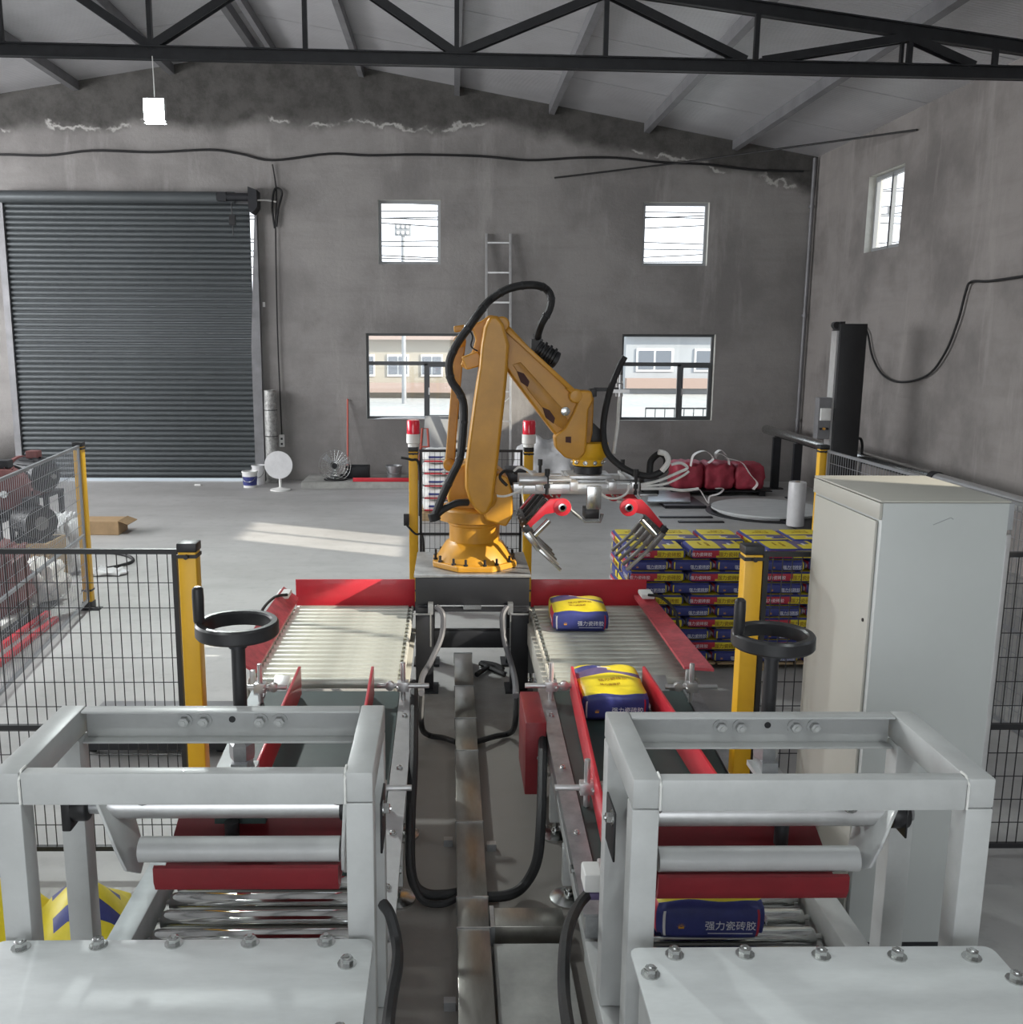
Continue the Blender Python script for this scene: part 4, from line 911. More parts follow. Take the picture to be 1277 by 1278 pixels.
for pts, r, m in (([(612, 590), (606, 600), (607, 612), (617, 618), (632, 619), (650, 612)], .010, 'whitehose'), ([(640, 560+30), (648, 583), (660, 588), (672, 600), (690, 603)], .010, 'whitehose'),
                  ([(785, 605), (783, 615), (770, 622), (755, 620), (748, 612)], .010, 'whitehose'), ([(790, 612), (800, 622), (788, 628), (770, 626)], .009, 'whitehose'),
                  ([(645, 590), (630, 588), (624, 596), (633, 606)], .012, 'rubber'), ([(660, 592), (652, 612), (653, 628)], .007, 'whitehose'),
                  ([(800, 605), (822, 600), (846, 590), (858, 584), (850, 578), (838, 580)], .012, 'whitehose'), ([(800, 607), (830, 604), (852, 594), (860, 588)], .010, 'whitehose'),
                  ([(800, 610), (832, 610), (852, 612), (872, 610)], .012, 'whitehose')):
    sub('air_hose', MB().tube(spline([at(a, b, y=RY-.30) for a, b in pts], 5), r, 7), m, 0)

# ================================================================== BAGS
def bag_mesh(W, L, T, puff, seed, stacked=False, name='tile_adhesive_bag'):
    rnd = random.Random(seed); nx, ny, nz = 14, 20, 6
    def shape(u, v, w):   # u,v,w in -1..1
        e = 1-.10*abs(v)**6*abs(w)**2
        x = u*W/2*(1-.05*abs(w)**3)*(1-.04*abs(v)**5); y = v*L/2*(1-.04*abs(w)**3)*(1-.03*abs(u)**5)
        bulge = (1-abs(u)**3)*(1-abs(v)**3)
        eb = .94 if stacked else .80
        top = T*(eb+(1-eb)*bulge*puff+.03*math.sin(u*5+v*4+seed)*puff*(.5 if stacked else 1)) if w > 0 else T
        z = T/2+w*T/2
        if w > 0: z = T/2+w*(top-T/2)
        # rounded shoulder
        r = .10
        return V((x, y, max(0, z)))
    bm = bmesh.new(); vs = {}
    def g(i, j, k):
        if (i, j, k) not in vs: vs[(i, j, k)] = bm.verts.new(shape(2*i/nx-1, 2*j/ny-1, 2*k/nz-1))
        return vs[(i, j, k)]
    def q(a, col): f = bm.faces.new([g(*p) for p in a]); f.material_index = col
    B, Yw, R, Wh, Pu = 0, 1, 2, 3, 4
    for i in range(nx):
        for k in range(nz):
            c = B
            if i == 0 and k < nz-1: c = Wh
            if i == nx-1: c = R
            if stacked and i in (0, nx-1): c = Yw
            q([(i, 0, k), (i+1, 0, k), (i+1, 0, k+1), (i, 0, k+1)], c)
            q([(i, ny, k), (i, ny, k+1), (i+1, ny, k+1), (i+1, ny, k)], Yw if i < 3 or i > nx-4 else B)
        for j in range(ny):
            t = (j+.5)/ny; s = (i+.5)/nx
            if t < .05: c = B
            elif t < .56: c = Yw
            elif t < .74: c = Pu if s < .5 or t < .66 else Yw
            elif t < .80 and .35 < s < .55: c = Wh
            elif s < .45 and t < .92: c = B
            else: c = Yw
            q([(i, j, nz), (i+1, j, nz), (i+1, j+1, nz), (i, j+1, nz)], c)
            q([(i, j, 0), (i, j+1, 0), (i+1, j+1, 0), (i+1, j, 0)], Yw if stacked else B)
    for j in range(ny):
        for k in range(nz):
            t = (j+.5)/ny
            c = R if t < .46+.012*k else Yw
            q([(0, j, k), (0, j, k+1), (0, j+1, k+1), (0, j+1, k)], c)
            q([(nx, j, k), (nx, j+1, k), (nx, j+1, k+1), (nx, j, k+1)], c)
    bmesh.ops.recalc_face_normals(bm, faces=bm.faces[:])
    be = [e for e in bm.edges if e.calc_face_angle(0) > 1.0]
    bmesh.ops.bevel(bm, geom=be, offset=min(.02, T*.16), segments=3, affect='EDGES', clamp_overlap=True)
    me = bpy.data.meshes.new(name); bm.to_mesh(me); bm.free()
    for m in ('bblue', 'byellow', 'bred', 'bwhite', 'bpurple'): me.materials.append(M[m])
    for p in me.polygons: p.use_smooth = True
    return me
M['ink_t'] = mat('ochre ink', (.36, .22, .02), .5)
BAGNAME = '\u5f3a\u529b\u74f7\u7816\u80f6'      # the product words printed on every bag
def bag_proto(W, L, T, puff, seed, stacked=False):
    b = bpy.data.objects.new('tile_adhesive_bag', bag_mesh(W, L, T, puff, seed, stacked)); COL.objects.link(b)
    def put(me, m, loc, rot):
        me.materials.clear(); me.materials.append(M[m])
        o = bpy.data.objects.new('lettering', me); COL.objects.link(o); o.parent = b; o.location = loc; o.rotation_euler = rot; return o
    fs = W*.092
    put(text_mesh(BAGNAME, fs), 'ink_w', (W*.17, -L/2-.001, T*.36), (PI/2, 0, 0))
    put(MB().box((-W*.2, -.0006, -.0012), (W*.2, .0006, .0012)).mesh('print_line', 'ink_w'), 'ink_w', (W*.17, -L/2-.001, T*.20), (0, 0, 0)).name = 'print_line'
    lg = MB()
    for k in range(7):
        a = PI*(k+.5)/7; lg.prism([(math.cos(a-.16)*.30, 0, math.sin(a-.16)*.30), (math.cos(a)*1.0, 0, math.sin(a)*1.0), (math.cos(a+.16)*.30, 0, math.sin(a+.16)*.30)], (0, .03, 0))
    lg.box((-.6, 0, -.35), (.6, .03, .05))
    for v in lg.bm.verts: v.co *= W*.042
    o = put(lg.mesh('crown_mark', 'ink_o'), 'ink_o', (-W*.27, -L/2-.002, T*.34), (0, 0, 0)); o.name = 'crown_mark'
    put(text_mesh(BAGNAME, L*.072), 'ink_w', (W/2+.001, -L*.30, T*.42), (PI/2, 0, PI/2))
    put(text_mesh(BAGNAME, L*.085), 'ink_b', (W/2+.001, L*.20, T*.42), (PI/2, 0, PI/2))
    put(text_mesh(BAGNAME, L*.06), 'ink_w', (-W/2-.001, -L*.30, T*.42), (PI/2, 0, -PI/2))
    for k_, sz in ((0, .085), (1, .06)):
        o = put(text_mesh(BAGNAME, W*sz), 'ink_t', (W*.02-k_*W*.06, -L*(.13+.12*k_), T*.98), (0, 0, 0)); drape(o, W, L, T, puff, seed, stacked)
    return b
def drape(o, W, L, T, puff, seed, stacked=False):
    eb = .94 if stacked else .80
    # printed on the bag's rounded top: follow the bulge
    for v in o.data.vertices:
        x, y = v.co.x+o.location.x, v.co.y+o.location.y; u, w = 2*x/W, 2*y/L
        v.co.z += T*(eb+(1-eb)*(1-abs(u)**3)*(1-abs(w)**3)*puff+.03*math.sin(u*5+w*4+seed)*puff*(.5 if stacked else 1))+.003-o.location.z
big = bag_proto(.43, .50, .18, 1.0, 1)
tag(big, 'yellow and blue bag on the right roller table, before the red end board', 'bag')
big.location = (.985, 7.17, .622); big.rotation_euler = (0, 0, -.03)
b2 = copy_tree(big); tag(b2, 'yellow and blue bag of tile adhesive between the red guide boards of the belt conveyor', 'bag')
b2.location = (.965, 5.56, 0); b2.rotation_euler = (math.atan((.60-.43)/(5.75-3.62)), 0, .02)
b2.location.z = zb_at(5.56)+.012; b2.scale = (.95, .95, 1.05)
b3 = copy_tree(big); tag(b3, 'blue and yellow bag of tile adhesive lying under the red press pan at lower right', 'bag')
b3.location = (1.04, 3.66, .440); b3.rotation_euler = (0, 0, -.02); b3.scale = (1.03, .9, 1.05)
small = bag_proto(.36, .49, .0945, .6, 3, True)
small_b = bag_proto(.36, .49, .0945, .6, 8, True)
small.name = 'tile_adhesive_bag'
def pallet(x, y, w, d, label):
    p = thing('pallet', label, 'pallet', (x+w/2, y+d/2, 0))
    for k in range(7): MB().box((x+k*w/7+.005, y, .055), (x+(k+1)*w/7-.015, y+d, .070)).build('plank', 'wood', p)
    for k in range(3): MB().box((x+k*(w-.1)/2, y, 0), (x+k*(w-.1)/2+.1, y+d, .054)).build('runner', 'wood', p)
SY = 7.81
pallet(1.47, SY, 1.13, .90, 'wooden pallet under the bag stack beside the red table rail')
pallet(2.62, SY, 1.13, .90, 'wooden pallet under the bag stack behind the cabinet')
rnd = random.Random(4)
ORD = ['top', 'second', 'third', 'fourth', 'fifth', 'sixth', 'seventh', 'eighth', 'ninth', 'bottom']
made = [0]
def put_bag(x, y, z, rz, label, grp):
    src = small if rnd.random() < .5 else small_b
    if made[0] < 2: o = (small, small_b)[made[0]]; made[0] += 1
    else: o = copy_tree(src)
    tag(o, label, 'bag', grp); o.location = (x+rnd.uniform(-.006, .006), y+rnd.uniform(-.008, .008), z); o.rotation_euler = (0, 0, rz+rnd.uniform(-.012, .012))
def stack(X, Y0, stackname, cols, grp):
    for li in range(10):
        z = .0715+(9-li)*.100; nm = ORD[li]
        lay = 'top layer' if li == 0 else 'bottom layer' if li == 9 else nm+' layer down'
        if li % 2 == 0:    # red and yellow long sides to the front, ends at the back
            for c in range(2):
                if c < cols: put_bag(X+.265+c*.515, Y0+.19, z, -PI/2, 'red and yellow bag side, %s, %s of two, front of %s' % (lay, ('left', 'right')[c], stackname), grp)
            for c in range(3):
                if (c < cols+(cols > 1)) and (c == 0 or li == 0): put_bag(X+.19+c*.372, Y0+.63, z, PI, 'bag at the back of the %s, %s, %s' % (lay, ('left', 'middle', 'right')[c], stackname), grp)
        else:
            for c in range(3):
                if c < cols+1: put_bag(X+.19+c*.376, Y0+.255, z, 0, 'blue bag end, %s, %s of three, %s' % (lay, ('left', 'middle', 'right')[c], stackname), grp)
            for c in range(2):
                if c == 0: put_bag(X+.255, Y0+.695, z, PI/2, 'bag behind the blue ends, %s, left side of %s' % (lay, stackname), grp)
stack(1.47, SY, 'left stack', 2, 'bags on the left pallet stack')
stack(2.62, SY, 'right stack', 2, 'bags on the right pallet stack')
# empty yellow sacks on the floor at the lower left
def loose_sack(x, y, rz, label, s):
    mb = MB(); rn = random.Random(s); n = 9; g = {}
    for i in range(n):
        for j in range(n):
            u, v = i/(n-1)-.5, j/(n-1)-.5
            z = .05+.22*max(0, 1-(u*u+v*v)*4.2)+.03*math.sin(9*u+s)*math.cos(8*v)+rn.uniform(0, .02)
            g[i, j] = mb.bm.verts.new((u*.48, v*.62, z if 0 < i < n-1 and 0 < j < n-1 else .01))
    for i in range(n-1):
        for j in range(n-1):
            f = mb.bm.faces.new((g[i, j], g[i+1, j], g[i+1, j+1], g[i, j+1])); f.material_index = 1 if (j in (2, 5) and 1 < i < 7) else 0
    o = mb.build('empty_sack', ['byellow', 'bblue'], ang=60); o.location = (x, y, .002); o.rotation_euler = (0, 0, rz); tag(o, label, 'sack')
loose_sack(-1.72, 4.10, .4, 'crumpled yellow sack with blue stripes on the floor behind the left press', 1)
loose_sack(-2.2, 4.15, -.5, 'crumpled yellow sack on the floor at the left edge of the picture', 2)
# ================================================================== SAFETY FENCES
def fpost(x, y, h, label, face=(0, -1), beacon=False, near=False):
    p = thing('fence_post', label, 'post', (x, y, 0))
    MB().box((x-.045, y-.045, .012), (x+.045, y+.045, h-.045)).build('upright', 'yellow', p, .006)
    MB().box((x-.05, y-.05, h-.045), (x+.05, y+.05, h)).build('cap', 'black', p, .006)
    MB().box((x-.12, y-.06, 0), (x+.12, y+.06, .012)).box((x-.052, y-.052, .012), (x+.052, y+.052, .09)).build('foot_plate', 'black', p, .003)
    for k in (-.09, .09): inst(bolt_me, 'bolt', p, (x+k, y, .012))
    mb = MB(); 
    for z in (.20, h-.075): mb.box((x-.05, y-.05, z), (x+.05, y+.05, z+.018)).cyl((x, y-.05, z+.009), (x, y-.07, z+.009), .012, n=8)
    mb.build('clamp_band', 'black', p)
    return p
def fence(a, b, h, label, wire='black', pitch=.05, z0=.12, mid=.80):
    a, b = V((a[0], a[1], 0)), V((b[0], b[1], 0)); L = (b-a).length; d = (b-a)/L; nrm = V((-d.y, d.x, 0))
    f = thing('mesh_fence', label, 'fence', (a+b)/2)
    up = V((0, 0, 1))
    for nm, z in (('top_rail', h-.02), ('middle_rail', mid), ('bottom_rail', z0)): MB().bar(a+up*z, b+up*z, .025, .025).build(nm, wire, f)
    for q in (a+d*.013, b-d*.013): MB().bar(q+up*(z0+.013), q+up*(h-.033), .025, .025, nrm).build('side_rail', wire, f)
    mb = MB(); n = int(L/pitch)
    for i in range(1, n):
        q = a+d*(i*L/n); mb.bar(q+up*z0, q+up*(h-.02), .0042, .0042, nrm)
    stuff(mb.build('vertical_wires', wire, f))
    mb = MB(); k = 0; z = z0+.13
    while z < h-.08:
        mb.bar(a+up*z+nrm*.004, b+up*z+nrm*.004, .004, .004); z += .132
    stuff(mb.build('cross_wires', wire, f))
    return f
FY = 4.73
pL = at(236, 690, y=FY); pR = at(938, 697, y=FY)
HT = at(236, 676, y=FY).z
fpost(pL.x, FY, HT, 'yellow fence post at the left, just behind the left handwheel')
fpost(pR.x, FY, HT-.01, 'yellow fence post at the right, just behind the right handwheel')
far = (-3.745, 9.69); cornL = (-3.15, FY)
fpost(far[0], far[1], 1.74, 'yellow fence post standing alone in front of the roller shutter, at far left')
fence((cornL[0], FY), (pL.x-.06, FY), HT-.03, 'black wire mesh fence panel at the left edge, in front of the piled machine parts')
M['zincwire'] = mat('pale zinc wire', (.34, .35, .37), .35, .7)
fence((cornL[0]-.02, FY+.06), (far[0]+.02, far[1]-.06), 1.72, 'pale wire mesh fence running back along the left side to the lone yellow post', 'zincwire')
cab_x0, cab_x1, cab_y0, cab_y1, cab_z = 1.79, 2.335, 3.92, 4.66, 2.13
cornR = (4.0, FY)
fence((pR.x+.06, FY), cornR, HT-.04, 'wire mesh fence panel behind the grey control cabinet', 'black')
fR = at(1028, 555, z=1.74)
fpost(fR.x, fR.y, 1.74, 'yellow fence post by the black wrapper mast, showing above the cabinet')
fence((cornR[0], FY+.06), (fR.x+.03, fR.y-.06), 1.70, 'pale wire mesh fence along the right side, beyond the cabinet', 'zincwire')
def beacon(x, y, z, label):
    b = thing('beacon', label, 'lamp', (x, y, z))
    MB().lathe((x, y, z), [(.055, 0), (.055, .03), (.07, .04), (.07, .13)], 20).build('base', 'white', b)
    MB().lathe((x, y, z+.131), [(.066, 0), (.066, .12), (.058, .14)], 20).build('lens', 'redbeacon', b)
b1x, b2x = at(516, 560, y=9.7).x, at(660, 560, y=9.7).x
for x, s in ((b1x, 'left'), (b2x, 'right')):
    fpost(x, 9.7, 1.70, 'yellow fence post under the %s red beacon, behind the robot' % s)
    beacon(x, 9.7, 1.701, 'red beacon on the %s post of the fence behind the robot' % s)
fence((b1x+.06, 9.7), (b2x-.06, 9.7), 1.68, 'black wire mesh fence panel between the two red beacons, behind the robot')
lk = thing('gate_switch', 'black safety switch with dangling cable on the left beacon post', 'switch', (b1x-.05, 9.65, .95))
MB().box((b1x-.10, 9.62, .90), (b1x-.045, 9.66, 1.02)).build('switch_body', 'charcoal', lk, .004)
MB().tube(spline([(b1x-.08, 9.62, .92), (b1x+.02, 9.60, .82), (b1x+.09, 9.62, .80), (b1x+.10, 9.62, .55), (b1x+.08, 9.62, .2)], 5), .012, 6).build('switch_cable', 'rubber', lk)
MB().tube(spline([(b1x-.12, 9.6, 1.60), (b1x-.02, 9.6, 1.58), (b1x+.06, 9.62, 1.52), (b1x+.065, 9.64, 1.0)], 5), .014, 6).build('switch_cable', 'rubber', lk)

# ================================================================== CONTROL CABINET
cb = thing('control_cabinet', 'tall grey steel control cabinet at the right, its top lit by sun', 'cabinet', ((cab_x0+cab_x1)/2, (cab_y0+cab_y1)/2, 0))
MB().box((cab_x0+.012, cab_y0, .10), (cab_x1, cab_y1, cab_z-.004)).build('body', 'beigefront', cb, .004)
MB().box((cab_x0, cab_y0-.004, cab_z-.003), (cab_x1+.004, cab_y1, cab_z+.006)).build('top_plate', 'beige', cb, .003)
MB().box((cab_x0-.002, cab_y0+.03, .14), (cab_x0+.011, cab_y1-.03, cab_z-.085)).build('door', 'beige', cb, .004)
MB().box((cab_x0-.001, cab_y0, cab_z-.075), (cab_x0+.0115, cab_y1, cab_z-.006)).build('door_header', 'beige', cb, .002)
MB().lathe((cab_x0-.002, cab_y0+.07, 1.60), [(.008, 0), (.008, .004)], 10, (-1, 0, 0)).build('door_lock', 'black', cb)
MB().box((cab_x1-.002, cab_y0+.004, .10), (cab_x1+.022, cab_y0+.03, cab_z-.14)).build('rear_profile', 'alu', cb, .002)
MB().box((cab_x1+.0, cab_y0+.004, cab_z-.12), (cab_x1+.024, cab_y0+.04, cab_z-.006)).build('corner_cap', 'pvcl', cb, .002)
MB().box((cab_x0+.02, cab_y0+.015, 0), (cab_x1-.01, cab_y1-.015, .099)).build('plinth', 'charcoal', cb)
q0, q1 = at(1165, 655, y=cab_y0-.001), at(1187, 646, y=cab_y0-.001)
MB().tube([q0, q1, at(1190, 648, y=cab_y0-.001)], .0018, 5).build('scratch', 'pvcl', cb)

# ================================================================== THE FAR RIGHT: stretch wrapper, pipe, bundles
sw = thing('stretch_wrapper', 'pallet stretch wrapper with black mast and round steel turntable in the far right corner', 'machine', (5.5, 14.8, 0))
MB().lathe((5.15, 15.35, 0), [(.80, 0), (.80, .05), (.88, .055), (.88, .085)], 56).build('turntable', 'greyplate', sw)
MB().lathe((5.15, 15.35, 0), [(.97, .0), (.97, .012)], 48).build('base_ring', 'charcoal', sw)
MB().box((5.1, 13.7, .013), (6.1, 14.55, .04)).build('base_plate', 'charcoal', sw)
mx0, mx1, my = at(1043, 500, y=13.9).x, at(1076, 500, y=13.9).x, 13.9
mz = at(1060, 404, y=13.9).z
MB().box((mx0, my, .04), (mx1, my+.30, mz)).build('mast', 'black', sw, .008)
MB().box((mx0-.03, my+.05, .2), (mx0-.001, my+.25, mz-.1)).build('mast_rail', 'alu', sw)
MB().cyl((mx0-.02, my+.1, mz-.02), (mx0-.02, my+.2, mz-.02), .05, n=12).box((mx0+.01, my+.05, mz), (mx0+.08, my+.2, mz+.03)).build('chain_sprocket', 'black', sw)
MB().box((mx0-.22, my+.04, 1.35), (mx0-.031, my+.2, 1.95)).build('film_carriage', 'purlin', sw, .01)
MB().box((mx0-.20, my+.0, 1.62), (mx0-.05, my+.039, 1.8)).build('control_panel', 'white', sw, .006)
for k in range(3): MB().cyl((mx0-.18+.05*k, my+.04, 1.50), (mx0-.18+.05*k, my+.01, 1.50), .018, n=10).build('knob', 'ink_o' if k == 1 else 'charcoal', sw)
MB().tube(spline([(mx1+.002, my+.1, 1.35), (mx1+.08, my+.1, 1.33), (mx1+.10, my+.1, 1.1), (mx1+.06, my+.1, .3)], 5), .02, 7).build('mast_cable', 'rubber', sw)
fp = at(993, 645, y=14.05)
fl = thing('film_roll', 'white roll of stretch film standing beside the round turntable', 'roll', (fp.x, 14.05, .04))
MB().lathe((fp.x, 14.05, .041), [(.125, 0), (.128, .02), (.128, .64), (.122, .66), (.04, .661), (.04, .60)], 28).build('film', 'sheet', fl)
MB().lathe((fp.x, 14.05, .645), [(.035, 0), (.035, .06)], 14).build('core', 'card', fl)
pi = thing('steel_pipe', 'long bright steel pipe running along the right wall behind the wrapper mast', 'pipe', (6.15, 14, 1.06))
pts_ = [(6.1, 18.55, 1.06), (6.1, 12.0, 1.06)]
MB().cyl((6.1, 18.5, 1.06), (6.1, 11.9, 1.06), .085, n=24).build('pipe', 'steel', pi)
MB().cyl((6.1, 11.88, 1.06), (6.1, 6.5, 1.06), .085, n=24).build('pipe', 'alu', pi)
MB().cyl((6.1, 11.95, 1.06), (6.1, 11.83, 1.06), .10, n=24).build('pipe_flange', 'charcoal', pi)
for y in (17.8, 16.7, 11.7, 8.5): MB().box((6.03, y, 0), (6.17, y+.08, .975)).box((5.95, y-.04, .0), (6.25, y+.12, .02)).build('pipe_stand', 'charcoal', pi)
MB().tube(spline([(6.0, 11.9, 1.0), (5.95, 11.7, .95), (6.05, 11.5, .96), (5.98, 11.3, .98)], 4), .03, 8).build('pipe_clamp', 'black', pi)
# red bundle of sacks on a dark pallet
bx0, bx1 = at(838, 600, y=17.2).x, at(951, 600, y=17.2).x
pal = thing('dark_pallet', 'low dark pallet under the red bundle near the back wall', 'pallet', ((bx0+bx1)/2, 17.3, 0))
for k in range(5): MB().box((bx0-.05, 16.95+k*.14, .08), (bx1+.12, 17.07+k*.14, .10)).build('plank', 'charcoal', pal)
for k in range(3): MB().box((bx0+k*(bx1-bx0-.1)/2, 16.96, 0), (bx0+.1+k*(bx1-bx0-.1)/2, 17.6, .079)).build('bearer', 'charcoal', pal)
def puffy(name, x0, x1, y0, y1, z0, z1, m, parent=None, amp=.03, seed=1, nx=14, ny=6, nz=5, ex=5):
    mb = MB(); bm = mb.bm; rn = random.Random(seed); g = {}
    ph = [rn.uniform(0, 6) for _ in range(6)]
    def pt(i, j, k):
        if (i, j, k) in g: return g[i, j, k]
        u, v, w = 2*i/nx-1, 2*j/ny-1, 2*k/nz-1
        s = 1/(abs(u)**ex+abs(v)**ex+abs(w)**ex)**(1/ex)*max(abs(u), abs(v), abs(w))
        n = amp*(math.sin(7*u+ph[0])*math.cos(5*w+ph[1])+math.sin(9*v+ph[2])*math.cos(6*u+ph[3])+.6*math.sin(13*u+11*w+ph[4]))
        c = V(((x0+x1)/2+u*s*(x1-x0)/2, (y0+y1)/2+v*s*(y1-y0)/2, (z0+z1)/2+w*s*(z1-z0)/2))
        d = V((u, v, w)).normalized()
        if w > -.9: c += d*n
        c.z = max(c.z, z0)
        g[i, j, k] = bm.verts.new(c); return g[i, j, k]
    def q(*p): bm.faces.new([pt(*a) for a in p])
    for i in range(nx):
        for j in range(ny):
            q((i, j, 0), (i, j+1, 0), (i+1, j+1, 0), (i+1, j, 0)); q((i, j, nz), (i+1, j, nz), (i+1, j+1, nz), (i, j+1, nz))
        for k in range(nz):
            q((i, 0, k), (i+1, 0, k), (i+1, 0, k+1), (i, 0, k+1)); q((i, ny, k), (i, ny, k+1), (i+1, ny, k+1), (i+1, ny, k))
    for j in range(ny):
        for k in range(nz):
            q((0, j, k), (0, j, k+1), (0, j+1, k+1), (0, j+1, k)); q((nx, j, k), (nx, j+1, k), (nx, j+1, k+1), (nx, j, k+1))
    return mb.build(name, m, parent, ang=70)
rbn = thing('sack_bundle', 'big bundle of folded red woven sacks tied with white straps near the back wall', 'bundle', ((bx0+bx1)/2, 17.3, .1))
w3 = (bx1-bx0)/3
for k in range(3): puffy('folded_sacks', bx0+k*w3+.002, bx0+(k+1)*w3-.002, 16.98, 17.62, .102, .60-.015*k, 'bundle', rbn, .016, k*3+2, 12, 6, 8, 7)
def ribbon(pts, w, parent, m='strap', side=(0, 1, 0)):
    mb = MB(); pts = spline(pts, 6); s = V(side)*w/2; prev = None
    for p in pts:
        a, b = mb.bm.verts.new(p-s), mb.bm.verts.new(p+s); a2, b2 = mb.bm.verts.new(p-s+V((0, 0, .006))), mb.bm.verts.new(p+s+V((0, 0, .006)))
        if prev:
            A, B, A2, B2 = prev
            for f in ((A, B, b, a), (A2, a2, b2, B2), (A, a, a2, A2), (B, B2, b2, b)): mb.bm.faces.new(f)
        prev = (a, b, a2, b2)
    return mb.build('strap', m, parent, ang=60)
for (pp_) in ([(862, 582), (866, 568), (880, 563), (890, 572), (884, 578)], [(893, 572), (897, 566), (908, 572), (910, 580)], [(905, 572), (925, 577), (936, 592), (945, 603), (940, 611)], [(893, 572), (893, 566), (900, 562), (906, 568)]):
    ribbon([at(a, b, y=16.93) for a, b in pp_], .14, rbn)
# pale sheet and loose white strap on the floor before the bundle
tag(MB().prism([at(808, 628, z=.05), at(862, 628, z=.05), at(860, 612, z=.05), at(812, 612, z=.05)], (0, 0, .03)).build('steel_sheet', 'galv', None, .004), 'pale steel sheet lying flat in front of the red bundle', 'sheet')
MB().box((at(812, 620, z=0).x, 15.7, 0), (at(860, 620, z=0).x, 16.6, .048)).build('sheet_bearer', 'charcoal', bpy.data.objects['steel_sheet'])
ls = ribbon([at(868, 608, z=.12), at(874, 612, z=.12), at(880, 622, z=.05), at(884, 628, z=.02), at(886, 620, z=.08), at(898, 616, z=.15), at(903, 610, z=.18), at(893, 610, z=.2)], .10, None); ls.name = 'loose_strap'
tag(ls, 'loose white strap curling on the floor left of the turntable', 'strap')
for i, (px, py, w) in enumerate(((856, 646, .42), (875, 652, .35))):
    q = at(px, py, z=0); tag(MB().box((q.x-w, q.y-.05, 0), (q.x+w, q.y+.05, .02)).build('steel_strip', 'charcoal', None, .004), ('shorter', 'longer')[i == 0]+' dark steel strip on the floor above the bag stack', 'strip')

# ================================================================== THE BACK WALL
def fan(px, py, r, label, wrapped):
    c = at(px, py, y=17.95); f = thing('standing_fan', label, 'fan', (c.x, 18, .126)); cy = 17.95 if not wrapped else 17.45
    c = at(px, py, y=cy); zf = .126 if not wrapped else 0
    MB().lathe((c.x, cy+.10, zf), [(r*.75, 0), (r*.75, .02), (r*.2, .05), (.025, .06), (.025, max(.08, c.z-zf-r*.2))], 24).build('base', 'white' if wrapped else 'black', f)
    mb = MB()
    for k in range(5): mb.ring((c.x, cy-.02*(1-k/5), c.z), r*(1-.18*k), .006, 28, 5, (0, 1, 0))
    for k in range(24):
        a = 2*PI*k/24; mb.bar((c.x+.05*math.cos(a), cy-.03, c.z+.05*math.sin(a)), (c.x+r*math.cos(a), cy, c.z+r*math.sin(a)), .005, .005, (0, 1, 0))
    stuff(mb.build('wire_guard', 'steel', f))
    for k in range(3):
        a = 2*PI*k/3+.4; u = V((math.cos(a), 0, math.sin(a))); v = V((-math.sin(a), 0, math.cos(a))); C = V((c.x, cy+.03, c.z))
        MB().prism([C+u*.04-v*.03, C+u*r*.85-v*r*.25, C+u*r*.9+v*r*.18+V((0, .03, 0)), C+u*.05+v*.04+V((0, .03, 0))], (0, .006, 0)).build('blade', 'pvcl' if not wrapped else 'white', f)
    MB().cyl((c.x, cy+.02, c.z), (c.x, cy+.22, c.z), .08, n=16).build('motor_housing', 'charcoal', f)
    if wrapped: MB().lathe((c.x, cy-.035, c.z), [(r*1.02, .0), (r*.98, .05), (r*.98, .06)], 28, (0, 1, 0)).build('plastic_wrap', 'sheet', f)
fan(348, 580, .25, 'standing fan wrapped in pale plastic, under the hanging socket', True)
fan(418, 581, .30, 'standing fan with open wire guard, beside the red broom handle', False)
so = thing('hanging_socket', 'white socket block hanging on a cable above the wrapped fan', 'socket', at(352, 550, y=BW-.06))
q = at(352, 550, y=BW-.06); MB().box((q.x-.05, q.y-.03, q.z-.12), (q.x+.05, q.y+.02, q.z+.12)).build('socket_body', 'white', so, .01)
for dz in (-.06, .04): MB().box((q.x-.02, q.y-.033, q.z+dz-.02), (q.x+.02, q.y-.0295, q.z+dz+.02)).build('socket_face', 'charcoal', so)
MB().tube(spline([q+V((0, 0, .12)), at(349, 480, y=BW-.05), at(346, 400, y=BW-.05), at(344, 285, y=BW-.05), at(345, 240, y=BW-.05), at(340, 205, y=BW-.05)], 6), .013, 7).build('cable', 'rubber', so)
MB().tube(spline([at(343, 285, y=BW-.07), at(340, 260, y=BW-.07), at(343, 236, y=BW-.07), at(352, 240, y=BW-.07), at(347, 262, y=BW-.07), at(345, 283, y=BW-.07)], 5), .02, 7).build('cable_coil', 'rubber', so)
MB().tube(spline([at(320, 250, y=BW-.3), at(333, 250, y=BW-.1), at(345, 252, y=BW-.06)], 4), .016, 7).build('cable', 'white', so)
MB().box(at(328, 383, y=BW-.03), at(331, 377, y=BW-.002)).build('wall_switch', 'white', so)
cy_ = BW-.04
tag(MB().tube(spline([at(a, b, y=cy_) for a, b in ((-60, 196), (0, 193), (60, 194), (115, 188), (190, 190), (262, 187), (300, 192), (340, 200), (410, 192), (460, 194), (520, 193), (600, 195), (660, 200), (720, 197), (770, 197), (830, 203), (880, 205), (940, 212), (1003, 214))], 5), .022, 7).build('wall_cable', 'rubber'), 'long black cable drooping across the top of the back wall', 'cable')
tag(MB().tube([at(692, 222, y=BW-.03), at(850, 203, y=BW-.6), at(1145, 162, x=RW-.03)], .016, 6).build('tie_wire', 'rubber'), 'straight black wire stretched across the corner from back wall to right wall', 'wire')
cw = [(1300, 342), (1277, 345), (1235, 351), (1212, 352), (1205, 366), (1196, 400), (1180, 440), (1158, 468), (1125, 477), (1102, 468), (1089, 445), (1083, 416), (1077, 406)]
